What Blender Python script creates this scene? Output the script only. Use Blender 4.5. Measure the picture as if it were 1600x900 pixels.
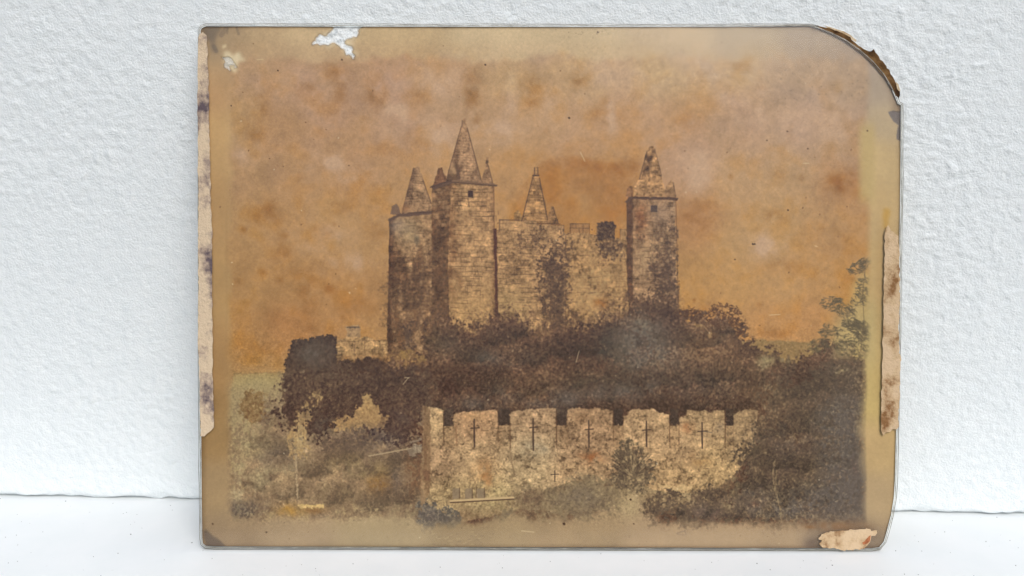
import bpy, bmesh, math, random
import numpy as np
from mathutils import Vector, Matrix

for o in list(bpy.data.objects): bpy.data.objects.remove(o)
sc = bpy.context.scene
U = 0.00022                         # metres for one drawing unit (the plate is about 24 x 18 cm)
LEAN, YAW, FOOT, ROLL = math.radians(9.3), math.radians(2.0), 156.0, 0.0026
FOCAL = 1200.0                      # focal length in drawing units
CX, CY = 800.0, 450.0               # where the lens axis meets the plate
BX, BY = 855.0, 860.0               # middle of the plate's bottom edge
def V3(*a): return Vector(a)
# the plate stands on the ledge (z = 0) and leans back on the wall (y = 0)
EX = V3(math.cos(YAW), math.sin(YAW), 0); BACK = V3(-math.sin(YAW), math.cos(YAW), 0); UP = V3(0, 0, 1)
EY = UP*math.cos(LEAN)+BACK*math.sin(LEAN); EN = -BACK*math.cos(LEAN)+UP*math.sin(LEAN)
PLATE = Matrix((EX, EY, EN)).transposed().to_4x4(); PLATE.translation = V3(0, -FOOT*U, 1.3*U)

# ---------------------------------------------------------------- camera
cam = bpy.data.objects.new('camera', bpy.data.cameras.new('camera')); sc.collection.objects.link(cam); sc.camera = cam
cam.data.sensor_width = 36; cam.data.lens = FOCAL/1600*36; cam.data.clip_start = .01; cam.data.clip_end = 200
cam.matrix_world = PLATE @ Matrix.Translation(V3((CX-BX)*U, (BY-CY)*U, FOCAL*U)) @ Matrix.Rotation(ROLL, 4, 'Z')

# ---------------------------------------------------------------- overcast daylight
SUN_EL, SUN_AZ = math.radians(44), math.radians(24)        # azimuth: to the right of the viewer's back
w = bpy.data.worlds.new('World'); sc.world = w; w.use_nodes = True; nt = w.node_tree
sky = nt.nodes.new('ShaderNodeTexSky'); sky.sky_type = 'NISHITA'; sky.sun_disc = False
sky.sun_elevation = SUN_EL; sky.sun_rotation = math.pi-SUN_AZ; sky.air_density = 1.0; sky.dust_density = 2.7; sky.ozone_density = 1.5
bg = nt.nodes['Background']; bg.inputs['Strength'].default_value = 0.10; nt.links.new(sky.outputs[0], bg.inputs['Color'])
sun = bpy.data.objects.new('sun', bpy.data.lights.new('sun', 'SUN')); sc.collection.objects.link(sun)
sun.data.energy = 1.45; sun.data.angle = math.radians(40); sun.data.color = (1, .99, .975)
sd = V3(math.sin(SUN_AZ)*math.cos(SUN_EL), -math.cos(SUN_AZ)*math.cos(SUN_EL), math.sin(SUN_EL)); sun.rotation_euler = sd.to_track_quat('Z', 'Y').to_euler()
vs = sc.view_settings; vs.view_transform = 'Standard'; vs.look = 'None'; vs.exposure = 0.35; vs.gamma = 1; vs.use_curve_mapping = False
sc.cycles.max_bounces = 6; sc.cycles.transparent_max_bounces = 16

# ---------------------------------------------------------------- helpers
def link(o, parent=None):
    sc.collection.objects.link(o)
    if parent: o.parent = parent
    return o
def mesh_obj(name, verts, faces, mats, parent=None, smooth=False, idx=None):
    me = bpy.data.meshes.new(name); me.from_pydata([tuple(v) for v in verts], [], faces)
    for m in (mats if isinstance(mats, (list, tuple)) else [mats]): me.materials.append(m)
    if idx is not None: me.polygons.foreach_set('material_index', idx)
    if smooth: me.polygons.foreach_set('use_smooth', [True]*len(me.polygons))
    me.update(); return link(bpy.data.objects.new(name, me), parent)
class Mat:
    """small node-material builder"""
    def __init__(s, name):
        s.m = bpy.data.materials.new(name); s.m.use_nodes = True; s.t = s.m.node_tree; s.b = s.t.nodes['Principled BSDF']; s.out = s.t.nodes['Material Output']
    def n(s, kind, **kw):
        nd = s.t.nodes.new('ShaderNode'+kind)
        for k, v in kw.items():
            if k in nd.inputs.keys():
                if hasattr(v, 'is_output'): s.t.links.new(v, nd.inputs[k])
                else: nd.inputs[k].default_value = v
            else: setattr(nd, k, v)
        return nd
    def l(s, a, b): s.t.links.new(a, b)
    def noise(s, scale, detail=4, rough=.55, vec=None, **kw):
        nd = s.n('TexNoise', Scale=scale, Detail=detail, Roughness=rough, **kw)
        s.l(vec if vec else s.co(), nd.inputs['Vector']); return nd.outputs['Fac']
    def co(s):
        if not hasattr(s, '_c'): s._c = s.n('TexCoord').outputs['Object']
        return s._c
    def scaled(s, v):
        m = s.n('Mapping'); s.l(s.co(), m.inputs['Vector']); m.inputs['Scale'].default_value = v; return m.outputs[0]
    def ramp(s, fac, stops, interp='LINEAR'):
        r = s.n('ValToRGB'); s.l(fac, r.inputs['Fac']); e = r.color_ramp.elements; r.color_ramp.interpolation = interp
        while len(e) < len(stops): e.new(.5)
        for q, (p, c) in zip(e, stops): q.position = p; q.color = (*c, 1)
        return r.outputs['Color']
    def mix(s, f, a, b, mode='MIX'):
        m = s.n('Mix', data_type='RGBA', blend_type=mode)
        for v, i in ((f, 0), (a, 6), (b, 7)):
            if hasattr(v, 'is_output'): s.l(v, m.inputs[i])
            else: m.inputs[i].default_value = v if i == 0 else (*v, 1)
        return m.outputs[2]
    def bump(s, h, strength=.3, dist=.0002, normal=None):
        b = s.n('Bump', Strength=strength, Distance=dist); s.l(h, b.inputs['Height'])
        if normal: s.l(normal, b.inputs['Normal'])
        s.l(b.outputs[0], s.b.inputs['Normal']); return b.outputs[0]
def lin(c): return tuple((v/255/12.92 if v/255 <= .04045 else ((v/255+.055)/1.055)**2.4) for v in c)
def tag(o, label=None, cat=None, kind=None, group=None):
    for k, v in (('label', label), ('category', cat), ('kind', kind), ('group', group)):
        if v: o[k] = v
    return o
def smooth_noise(nx, ny, gx, gy, rng):
    """smooth random field of nx x ny samples over gx x gy cells"""
    def M(n, g):
        t = np.linspace(0, g, n); i = np.floor(t).astype(int); f = t-i; m = np.zeros((n, g+4)); r = np.arange(n)
        for k, wgt in enumerate(((1-f)**3/6, (3*f**3-6*f**2+4)/6, (-3*f**3+3*f**2+3*f+1)/6, f**3/6)): m[r, i+k] = wgt
        return m
    f = M(ny, gy)@rng.standard_normal((gy+4, gx+4))@M(nx, gx).T
    return f/f.std()

# ---------------------------------------------------------------- white plastered wall: rough cast built as relief
m = Mat('white_plaster')
col = m.ramp(m.noise(140, 5, .6), [(.3, (.745, .795, .802)), (.7, (.79, .832, .835))])
pit = m.ramp(m.noise(900, 2, .5), [(.70, (1, 1, 1)), (.78, (.72, .72, .72))])
m.l(m.mix(.55, col, pit, 'MULTIPLY'), m.b.inputs['Base Color']); m.b.inputs['Roughness'].default_value = .75
m.bump(m.noise(1300, 4, .6), .8, .0005); PLASTER = m.m
rng = np.random.default_rng(5)
x0, x1, z0, z1, st = -1060, 1060, 0, 1060, 1.9
nx, nz = int((x1-x0)/st)+1, int((z1-z0)/st)+1
gx = np.linspace(x0, x1, nx); gz = np.linspace(z0, z1, nz); GX, GZ = np.meshgrid(gx, gz)
def nz_(wl, wz=None): return smooth_noise(nx, nz, int((x1-x0)/wl), int((z1-z0)/(wz or wl)), rng)
a = nz_(8.5, 7.5); b = nz_(16, 14); c = nz_(5, 4.6); d = nz_(60, 50); e = nz_(160, 140)
dens = np.clip(.9+.16*e, .6, 1.25)                                    # rougher and smoother areas
relief = dens*(.62*np.clip(a, -.8, 3)+.15*np.maximum(b-.2, -.3)+.80*c)+.2*d
relief += dens*2.0*np.clip(nz_(8)-1.4, 0, 1.5)-2.2*np.clip(nz_(6)-2.0, 0, 1)                           # scattered blobs of plaster
foot = np.clip(1-GZ/np.clip(12+4*nz_(26, 200), 4, 30), 0, 1)
relief = .32*relief*(1-.3*foot)-6.5*foot**1.5                             # the plaster stops raggedly above the ledge
gap = np.clip(2.6+1.6*smooth_noise(nx, 2, int((x1-x0)/13), 1, rng)[0], .5, 5)   # and leaves a dark joint
GZ = np.maximum(GZ, gap[None, :]+.4*np.arange(nz)[:, None])
rows = [np.stack([gx*U, np.full(nx, 14*U), z*U], -1) for z in (np.full(nx, -3.0), gap+.3)]
verts = np.concatenate([rows[0], rows[1], np.stack([GX*U, -relief*U, GZ*U], -1).reshape(-1, 3)]); nz += 2
i = np.arange(nx*nz).reshape(nz, nx); F = np.stack([i[:-1, :-1], i[:-1, 1:], i[1:, 1:], i[1:, :-1]], -1).reshape(-1, 4)
me = bpy.data.meshes.new('wall'); me.vertices.add(len(verts)); me.vertices.foreach_set('co', verts.ravel())
me.loops.add(F.size); me.loops.foreach_set('vertex_index', F.ravel().astype(np.int32)); me.polygons.add(len(F)); me.polygons.foreach_set('loop_start', np.arange(0, F.size, 4, dtype=np.int32))
me.polygons.foreach_set('use_smooth', np.ones(len(F), bool)); me.materials.append(PLASTER); me.update(calc_edges=True)
wall = link(bpy.data.objects.new('wall', me)); tag(wall, 'white rough cast plaster wall behind the plate', None, 'structure')
# the rest of the same wall, beyond what the picture can show
X, Z, B = x1*U, z1*U, 3.0
vs_ = [(-B, 0, 0), (-X, 0, 0), (-X, 0, Z), (X, 0, Z), (X, 0, 0), (B, 0, 0), (B, 0, 2.6), (-B, 0, 2.6), (-B, 0, Z), (B, 0, Z)]
o = mesh_obj('wall_beyond', vs_, [(0, 1, 2, 8), (4, 5, 9, 3), (8, 2, 3, 9, 6, 7)], PLASTER); tag(o, 'plain continuation of the white plaster wall', None, 'structure')

# ---------------------------------------------------------------- white painted ledge
m = Mat('white_ledge_paint')
col = m.ramp(m.noise(60, 5, .6), [(.3, (.77, .80, .795)), (.7, (.805, .825, .82))])
dirt = m.ramp(m.noise(700, 3, .6), [(.69, (1, 1, 1)), (.76, (.80, .79, .77))])
m.l(m.mix(.6, col, dirt, 'MULTIPLY'), m.b.inputs['Base Color']); m.b.inputs['Roughness'].default_value = .55
m.bump(m.noise(500, 4, .6), .12, .0003); LEDGE = m.m
n = 60; xs = np.linspace(-1.5, 1.5, 3)
prof = [(0.05, 0), (-.081, 0), (-.0835, -.0006), (-.085, -.0025), (-.085, -.06), (.05, -.06)]
V = [(x, y, z) for x in (-3, 3) for y, z in prof]; k = len(prof)
o = mesh_obj('ledge', V, [(q, (q+1) % k, (q+1) % k+k, q+k) for q in range(k)]+[tuple(range(k))[::-1], tuple(range(k, 2*k))], LEDGE)
bm = bmesh.new(); bm.from_mesh(o.data); bmesh.ops.recalc_face_normals(bm, faces=bm.faces); bm.to_mesh(o.data); bm.free()
tag(o, 'smooth white painted ledge the plate stands on', None, 'structure')
# ---------------------------------------------------------------- the picture printed on the plate, painted with numpy
PX0, PY0, PX1, PY1 = 300.0, 28.0, 1420.0, 870.0      # extent of the sheet in drawing units
class Painter:
    def __init__(s, S=1.5, seed=7):
        s.S = S; s.W = int((PX1-PX0)*S); s.H = int((PY1-PY0)*S)
        s.x = PX0+(np.arange(s.W)+.5)/S; s.y = PY0+(np.arange(s.H)+.5)/S
        s.X, s.Y = np.meshgrid(s.x.astype(np.float32), s.y.astype(np.float32))
        s.img = np.zeros((s.H, s.W, 3), np.float32); s.seed = seed; s.cache = {}
    def _m(s, n, wl):
        g = max(4, int(round(n/s.S/wl))); t = np.arange(n)*(g/n); i = np.floor(t).astype(int); f = (t-i).astype(np.float32); r = np.arange(n)
        M = np.zeros((n, g), np.float32)
        for k, w in enumerate(((1-f)**3/6, (3*f**3-6*f**2+4)/6, (-3*f**3+3*f**2+3*f+1)/6, f**3/6)): np.add.at(M, (r, (i+k) % g), w)
        return M
    def noise(s, wx, wy=None, seed=0):
        """smooth seamless random field of unit deviation; the seed shifts it"""
        wy = wy or wx; k = (round(wx*4)/4, round(wy*4)/4)
        if k not in s.cache:
            rng = np.random.default_rng(int(k[0]*131+k[1]*17+s.seed)); A = s._m(s.W, k[0]); B = s._m(s.H, k[1])
            f = B@(rng.standard_normal((B.shape[1], A.shape[1])).astype(np.float32)@A.T); s.cache[k] = f/(f.std()+1e-6)
        return np.roll(s.cache[k], (int(seed*7919) % s.H, int(seed*10457) % s.W), (0, 1))
    def fbm(s, wls, amps, seed=0):
        o = 0
        for i, (w, a) in enumerate(zip(wls, amps)):
            o = o+a*(s.noise(w[0], w[1], seed+i) if isinstance(w, tuple) else s.noise(w, None, seed+i))
        return o
    @staticmethod
    def bb(m, pad=0):
        r = np.flatnonzero(m.any(1)); c = np.flatnonzero(m.any(0))
        if len(r) == 0: return (slice(0, 1), slice(0, 1))
        return (slice(max(0, r[0]-pad), min(m.shape[0], r[-1]+1+pad)), slice(max(0, c[0]-pad), min(m.shape[1], c[-1]+1+pad)))
    def blur(s, a, sig):
        sig = sig*s.S
        if sig < .3: return a
        n = max(1, int(2.7*sig)); k = np.exp(-.5*(np.arange(-n, n+1)/sig)**2).astype(np.float32); k /= k.sum()
        b = s.bb(a, n+1); v = a[b]
        for ax in (0, 1):
            p = np.pad(v, ((n, n), (0, 0)) if ax == 0 else ((0, 0), (n, n)), mode='edge'); o = np.zeros_like(v); L = v.shape[ax]
            for q in range(2*n+1): o += k[q]*(p[q:q+L] if ax == 0 else p[:, q:q+L])
            v = o
        out = np.zeros_like(a); out[b] = v
        return out
    def poly(s, pts, wob=0, seed=3, wl=6):
        X, Y = s.X, s.Y
        pts = np.array(pts, float); pad = 2+3*wob
        i0 = max(0, int((pts[:, 1].min()-pad-PY0)*s.S)); i1 = min(s.H, int((pts[:, 1].max()+pad-PY0)*s.S)+2)
        j0 = max(0, int((pts[:, 0].min()-pad-PX0)*s.S)); j1 = min(s.W, int((pts[:, 0].max()+pad-PX0)*s.S)+2)
        m = np.zeros((s.H, s.W), np.float32)
        if i1 <= i0 or j1 <= j0: return m
        x = X[i0:i1, j0:j1]; y = Y[i0:i1, j0:j1]
        if wob:
            x = x+wob*s.noise(wl, None, seed)[i0:i1, j0:j1]; y = y+wob*s.noise(wl, None, seed+50)[i0:i1, j0:j1]
        c = np.zeros(x.shape, bool); n = len(pts)
        for a in range(n):
            (xa, ya), (xb, yb) = pts[a], pts[(a+1) % n]
            if ya == yb: continue
            c ^= ((ya > y) != (yb > y)) & (x < (xb-xa)*(y-ya)/(yb-ya)+xa)
        m[i0:i1, j0:j1] = c
        return m
    def leafy(s, pts, soft=5, amp=.22, wl=3.5, seed=0, w=.12, wob=0):
        m = s.blur(s.poly(pts, wob, seed), soft*1.35); q = s.bb(m)
        n = s.fbm([wl*.55, wl, wl*2.3, wl*6], [.6, .6, .5, .4], seed+100)[q]; v = m[q]; w = w*1.25
        m[q] = s.sst(.5-w, .5+w, v+1.15*amp*n*np.clip(4*v*(1-v)+.03, 0, 1))
        return m
    @staticmethod
    def sst(a, b, t):
        t = np.clip((t-a)/(b-a), 0, 1); return t*t*(3-2*t)
    def win(s, x0, y0, x1, y1):
        f = lambda v, o, n: int(min(max((v-o)*s.S, 0), n))
        return (slice(f(y0, PY0, s.H-1), f(y1, PY0, s.H-1)+1), slice(f(x0, PX0, s.W-1), f(x1, PX0, s.W-1)+1))
    def blob(s, x, y, rx, ry=None, ang=0):
        ry = ry or rx; r = 2.4; o = np.zeros((s.H, s.W), np.float32)
        w = s.win(x-r*rx, y-r*ry, x+r*rx, y+r*ry)
        o[w] = np.clip(np.exp(-(((s.X[w]-x)/rx)**2+((s.Y[w]-y)/ry)**2))-.003, 0, 1)
        return o
    def comp(s, m, col):
        col = np.asarray(col, np.float32); b = s.bb(m)
        if col.ndim == 3: col = col[b]
        s.img[b] += m[b][..., None]*(col-s.img[b])
    def mul(s, m, f):
        b = s.bb(m); s.img[b] *= 1+m[b][..., None]*(np.asarray(f, np.float32)-1)
    def line(s, x0, y0, x1, y1, w, col, a=1.0, taper=False):
        pad = w+3
        i0 = max(0, int((min(y0, y1)-pad-PY0)*s.S)); i1 = min(s.H, int((max(y0, y1)+pad-PY0)*s.S)+1)
        j0 = max(0, int((min(x0, x1)-pad-PX0)*s.S)); j1 = min(s.W, int((max(x0, x1)+pad-PX0)*s.S)+1)
        if i1 <= i0 or j1 <= j0: return
        x = s.X[i0:i1, j0:j1]; y = s.Y[i0:i1, j0:j1]; L = (x1-x0)**2+(y1-y0)**2+1e-6
        t = np.clip(((x-x0)*(x1-x0)+(y-y0)*(y1-y0))/L, 0, 1)
        d = np.hypot(x-x0-t*(x1-x0), y-y0-t*(y1-y0)); ww = w*.5*(1-t*.8 if taper else 1)
        m = a*np.clip(ww-d+.6, 0, 1)
        s.img[i0:i1, j0:j1] += m[..., None]*(np.asarray(col, np.float32)-s.img[i0:i1, j0:j1])
    def dabs(s, cx, cy, L, W, ang, col, a):
        """many short leaf strokes"""
        for k in range(len(cx)):
            dx, dy = math.cos(ang[k])*L[k]*.5, math.sin(ang[k])*L[k]*.5
            s.line(cx[k]-dx, cy[k]-dy, cx[k]+dx, cy[k]+dy, W[k], col[k] if np.ndim(col) > 1 else col, a, True)
    def ramp(s, t, stops):
        t = np.clip(t, 0, 1); xs = [q[0] for q in stops]
        return np.stack([np.interp(t, xs, [q[1][c] for q in stops]) for c in range(3)], -1).astype(np.float32)
    def field(s, pts, p=2.2):
        """smooth colour field through scattered colour notes (computed coarse, then enlarged)"""
        q = 12; xs = s.x[::q]; ys = s.y[::q]; X, Y = np.meshgrid(xs, ys)
        num = np.zeros(X.shape+(3,)); den = np.zeros(X.shape)
        for x, y, c in pts:
            w = 1/(((X-x)**2+(Y-y)**2)/2500+.35)**p
            num += w[..., None]*np.array(c, float); den += w
        g = num/den[..., None]
        fx = np.interp(s.x, xs, np.arange(len(xs))); fy = np.interp(s.y, ys, np.arange(len(ys)))
        ix = np.minimum(fx.astype(int), len(xs)-2); iy = np.minimum(fy.astype(int), len(ys)-2)
        ax = (fx-ix)[None, :, None]; ay = (fy-iy)[:, None, None]
        r0 = g[iy][:, ix]*(1-ax)+g[iy][:, ix+1]*ax; r1 = g[iy+1][:, ix]*(1-ax)+g[iy+1][:, ix+1]*ax
        return (r0*(1-ay)+r1*ay).astype(np.float32)
    def stones(s, h, w, seed, slope=0., wob=.8, x0=0., b=np.s_[:, :]):
        """coursed masonry: (tone of each stone, joint mask)"""
        rng = np.random.default_rng(seed)
        v = s.Y[b]+slope*(s.X[b]-x0)+wob*s.noise(23, None, seed)[b]+.35*wob*s.noise(6, None, seed+1)[b]; u = s.X[b]+wob*s.noise(15, 9, seed+2)[b]
        edges = PY0-60+np.cumsum(h*(.72+.56*rng.random(int(1000/h)+20)))
        r = np.searchsorted(edges, v.ravel()).reshape(v.shape); r = np.clip(r, 1, len(edges)-1)
        off = rng.random(len(edges)+1)*w; ww = w*(.75+.5*rng.random(len(edges)+1))
        q = (u+off[r])/ww[r]; c = np.floor(q).astype(int)
        hsh = np.sin(r*127.1+c*311.7+seed)*43758.5453; tone = hsh-np.floor(hsh)
        cut = .18*(np.sin(c*17.3+r*5.1))
        dv = np.minimum(v-edges[r-1], edges[r]-v); du = np.minimum(q-c, c+1-q)*ww[r]
        j = np.maximum(np.clip(1.15-dv, 0, 1), np.clip(1.0-du-cut*0, 0, 1)*.8)
        return tone.astype(np.float32), j.astype(np.float32)

def paint_print(S=1.5):
    P = Painter(S); X, Y = P.X, P.Y; sst = P.sst; rng = np.random.default_rng(21)
    N = P.noise
    grain = P.fbm([1.3, 2.2, 4.5], [.55, .5, .35], 1)
    # ---- the sheet and its browned margins
    sheet = P.field([(320, 60, (172, 150, 118)), (345, 60, (182, 158, 124)), (420, 65, (198, 172, 134)), (470, 60, (200, 176, 138)), (640, 65, (208, 182, 140)), (760, 65, (210, 188, 150)), (900, 62, (206, 184, 146)),
        (1050, 60, (200, 176, 140)), (1180, 60, (186, 166, 136)), (1270, 62, (168, 150, 128)), (1340, 105, (156, 140, 124)), (1375, 140, (158, 142, 122)),
        (1380, 190, (176, 156, 124)), (1372, 250, (190, 164, 118)), (1372, 330, (192, 164, 116)), (1372, 420, (186, 158, 108)), (1372, 520, (186, 164, 112)), (1368, 620, (188, 164, 108)), (1368, 700, (190, 162, 116)),
        (1370, 780, (176, 152, 116)), (1330, 845, (140, 122, 100)), (1200, 845, (180, 154, 118)), (1050, 842, (180, 154, 118)), (900, 842, (166, 142, 106)), (760, 842, (162, 140, 104)), (600, 838, (168, 148, 112)), (450, 835, (162, 140, 108)),
        (360, 835, (152, 130, 100)), (338, 760, (154, 130, 96)), (340, 680, (156, 126, 84)), (340, 560, (170, 138, 94)), (342, 450, (176, 146, 100)), (342, 330, (184, 152, 106)), (344, 220, (190, 160, 114)), (340, 130, (182, 150, 110))], 2.6)
    sheet = sheet*(1+.018*N(60, None, 5)+.012*N(18, None, 6))[..., None]
    sheet += np.float32([-1, -3, -4])
    lm = (sst(372, 345, X)*sst(100, 160, Y)*sst(680, 600, Y))[..., None]; sheet *= 1+lm*np.float32([-.02, -.05, -.09]); bm_ = sst(780, 830, Y)[..., None]; sheet *= 1-bm_*np.float32([.07, .07, .05]); tm = sst(110, 80, Y)[..., None]; sheet *= 1-tm*np.float32([.045, .055, .07])
    P.img[:] = sheet
    # ---- sky of the print: uneven, foxed
    sky = P.field([(380, 110, (184, 148, 112)), (480, 120, (188, 150, 116)), (600, 115, (186, 146, 112)), (700, 120, (192, 154, 118)), (800, 110, (196, 160, 112)), (920, 110, (198, 164, 120)), (1040, 110, (198, 166, 118)), (1150, 105, (190, 160, 116)), (1260, 110, (176, 148, 118)), (1330, 140, (168, 144, 120)),
        (370, 200, (178, 142, 94)), (440, 200, (178, 134, 88)), (520, 200, (180, 138, 98)), (620, 190, (184, 144, 112)), (700, 200, (190, 152, 116)), (800, 190, (192, 152, 112)), (880, 200, (190, 148, 104)), (960, 200, (186, 140, 88)), (1060, 190, (188, 142, 92)), (1150, 190, (180, 142, 108)), (1250, 200, (178, 146, 118)), (1330, 220, (172, 140, 108)),
        (380, 280, (178, 138, 92)), (460, 280, (180, 138, 94)), (560, 270, (180, 136, 94)), (600, 310, (182, 138, 88)), (800, 270, (186, 138, 84)), (880, 270, (174, 122, 62)), (940, 290, (174, 122, 60)), (900, 330, (180, 130, 68)), (1080, 260, (184, 142, 106)), (1150, 280, (190, 152, 108)), (1230, 270, (184, 148, 104)), (1320, 290, (176, 128, 78)),
        (380, 360, (176, 136, 84)), (450, 360, (178, 134, 82)), (520, 350, (184, 144, 94)), (580, 380, (180, 138, 86)), (1090, 350, (178, 126, 74)), (1150, 380, (188, 148, 94)), (1210, 350, (186, 148, 96)), (1290, 360, (180, 138, 88)),
        (380, 450, (172, 130, 76)), (450, 440, (174, 130, 76)), (520, 450, (180, 132, 78)), (580, 450, (178, 130, 76)), (1090, 440, (184, 136, 72)), (1150, 450, (192, 146, 84)), (1220, 450, (192, 148, 92)), (1300, 440, (184, 136, 76)),
        (380, 530, (170, 124, 70)), (450, 510, (174, 120, 68)), (530, 500, (178, 130, 78)), (590, 510, (178, 132, 78)), (1120, 500, (188, 134, 72)), (1200, 500, (190, 136, 78)), (1270, 500, (190, 134, 76)), (400, 575, (166, 126, 72)), (1330, 520, (170, 150, 96))], 2.2)
    f = sst(100, 520, Y)[..., None]; sky = .58*sky+.42*(np.float32([187, 146, 108])*(1-f)+np.float32([184, 135, 88])*f)
    mott = P.fbm([44, 24, 13, 7], [.45, .55, .5, .3], 30)
    pink = np.clip(P.fbm([90, 40, 18], [.7, .5, .3], 40), -1.5, 1.5); up = sst(420, 120, Y)
    sky = sky*np.float32([.985, .985, 1.0])*np.float32([.99, 1.0, .98])
    sky = sky*(1+(.027*mott+.012*N(5, None, 33)+.005*grain))[..., None]
    sky += (np.clip(pink, 0, 2)*up)[..., None]*np.float32([1, 2, 7])
    sky += (np.clip(mott, 0, 2))[..., None]*np.float32([-5, -7, -11])
    skym = (.45*sst(330, 350, X)+.55*sst(340, 374, X+5*N(30, None, 8)))*(.35*sst(50, 90, Y)+.65*sst(82, 98, Y+2.5*N(40, None, 9)+2*N(9, None, 11)))*sst(1368, 1346, X+4*N(40, None, 10))*sst(850, 800, Y)
    P.comp(skym, sky)
    r = np.hypot((X-902)/106, (Y-335)/92)+.02*N(20, None, 34)+.01*N(6, None, 35); r = r+.05*N(34, None, 36); P.mul(np.clip(.6*sst(1.08, .94, r)*sst(400, 330, Y)*(1+.3*N(12, None, 37)), 0, 1), (.95, .88, .74))
    # browned fox marks: (x, y, rx, ry, strength)
    for x, y, rx, ry, a in [(585, 145, 17, 22, .55), (596, 160, 10, 12, .5), (648, 152, 20, 14, .5), (478, 140, 22, 18, .35), (405, 165, 16, 30, .3), (398, 205, 18, 22, .3), (520, 112, 22, 16, .3), (535, 145, 18, 30, .3), (738, 145, 18, 32, .42), (735, 118, 14, 12, .25),
        (828, 135, 17, 26, .5), (830, 162, 12, 9, .5), (855, 140, 16, 18, .25), (905, 124, 20, 16, .4), (948, 158, 9, 7, .5), (940, 180, 26, 12, .35), (800, 135, 9, 40, -.2), (790, 155, 14, 8, .2), (700, 190, 14, 10, .25), (745, 192, 7, 16, .35), (855, 205, 5, 7, .45), (668, 232, 9, 9, .3), (1165, 103, 24, 12, .3), (1187, 140, 10, 14, .3), (1078, 190, 22, 16, .35),
        (935, 258, 60, 10, .35), (985, 265, 18, 16, .4), (860, 300, 26, 24, .25), (1085, 332, 40, 30, .35), (1310, 287, 20, 18, .65), (1330, 275, 22, 20, .3), (1220, 272, 14, 10, .35), (1205, 338, 26, 12, .35), (1188, 356, 5, 4, .6), (1143, 276, 5, 5, .4), (1252, 278, 6, 6, .35), (1305, 375, 40, 24, .2), (1224, 416, 34, 14, .3), (1335, 437, 12, 6, .5),
        (380, 359, 6, 6, .6), (412, 338, 26, 16, .4), (420, 320, 12, 14, .25), (440, 395, 16, 16, .3), (437, 436, 6, 6, .6), (470, 430, 30, 18, .25), (523, 350, 4, 4, .65), (515, 364, 9, 7, .55), (498, 356, 14, 14, .35), (590, 362, 18, 14, .3), (538, 324, 20, 14, .25), (445, 368, 7, 5, .4), (470, 275, 7, 6, .4), (560, 262, 6, 5, .4), (590, 300, 5, 4, .35),
        (410, 425, 7, 5, .4), (372, 438, 8, 6, .3), (535, 498, 5, 5, .6), (415, 545, 24, 16, .22), (425, 500, 24, 14, .22), (478, 462, 16, 22, .35), (500, 520, 30, 12, .25), (515, 452, 12, 8, .4), (555, 480, 34, 16, .3), (1186, 476, 4, 4, .55), (1085, 469, 2.6, 2.6, .9), (480, 508, 20, 30, .2), (1210, 520, 24, 8, .4), (1110, 485, 16, 10, .35), (640, 215, 20, 14, .2), (610, 232, 20, 10, .25)]:
        b = P.blob(x, y, rx, ry)*np.clip(1+.35*N(9, None, 12)+.15*N(3.5, None, 13), 0, 2)
        P.mul(np.clip(a*.85*b, -.3, 1)*skym, (.82, .70, .46))
    # pale streaks and violet cloud in the upper sky
    for x, y, rx, ry, a in [(795, 160, 8, 22, .3), (780, 205, 30, 16, .3), (680, 215, 26, 24, .35), (620, 175, 24, 28, .3), (690, 128, 26, 22, .3), (860, 190, 12, 40, .2), (955, 182, 8, 30, .3), (1200, 175, 60, 36, .3), (1090, 265, 26, 30, .35), (550, 275, 30, 12, .3), (515, 255, 30, 14, .3), (500, 370, 50, 20, .2), (1200, 385, 30, 20, .3), (1300, 190, 30, 26, .3), (385, 245, 20, 14, .25), (545, 410, 40, 16, .2)]:
        P.comp(np.clip(1.9*a*P.blob(x, y, rx*1.15, ry*1.15)*np.clip(1+.55*N(14, None, 14)+.25*N(6, None, 15), 0, 2), 0, .85)*skym, (192, 157, 125))
    # tiny dark pinpricks in the sky are added at the end
    # ---- far land
    hillL = P.blur(P.poly([(365, 584), (440, 582), (470, 575), (470, 700), (350, 700)]), 1.5)
    P.comp(hillL*.55, (158, 138, 88)); P.line(366, 584, 436, 582, 1.6, (130, 100, 62), .6)
    P.comp(.65*P.blob(405, 600, 46, 15)*hillL, (176, 160, 106))
    hillR = P.blur(P.poly([(1155, 532), (1200, 531), (1262, 535), (1300, 540), (1300, 600), (1155, 600)], .8), .8)
    P.comp(hillR*.9, np.stack([142+5*grain, 114+5*grain, 72+4*grain], -1))
    # ---- masonry palette
    def stone(mask, base, h, w, seed, joint=.34, slope=0., x0=0., spot=.1, var=.10):
        q = P.bb(mask); n = lambda *a: N(*a)[q]
        t, j = P.stones(h, w, seed, slope, .8, x0, q)
        jm = j*np.clip(.6+.6*n(14, None, seed+3), 0, 1.2)
        d = 1+var*(t-.5)*2*np.clip(.8+.5*n(30, None, seed+4), 0, 1.5)+.07*grain[q]+.05*n(7, None, seed+5)+.04*n(3, None, seed+8)-joint*jm
        sp = np.clip(P.fbm([1.75, 3, 9], [.75, .6, .5], seed+6)[q]-.55, 0, 1.6)*spot
        d = d-sp*.30
        c = np.asarray(base, np.float32)*np.clip(d, .42, 1.35)[..., None]+(np.clip(1-d, 0, 1))[..., None]*np.float32([8, -3, -8])
        P.img[q] += mask[q][..., None]*(c-P.img[q])
    crisp = lambda p, wob=.35, seed=3: P.blur(P.poly(p, wob, seed, 4), .45)
    DK = (84, 60, 46)
    # ---- left tower
    A = crisp([(628, 333), (646, 263), (655, 260), (660, 275), (673, 318), (676, 336), (628, 338)])
    stone(A, (160, 124, 88), 4.5, 9, 11, .16, spot=.3)
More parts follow.
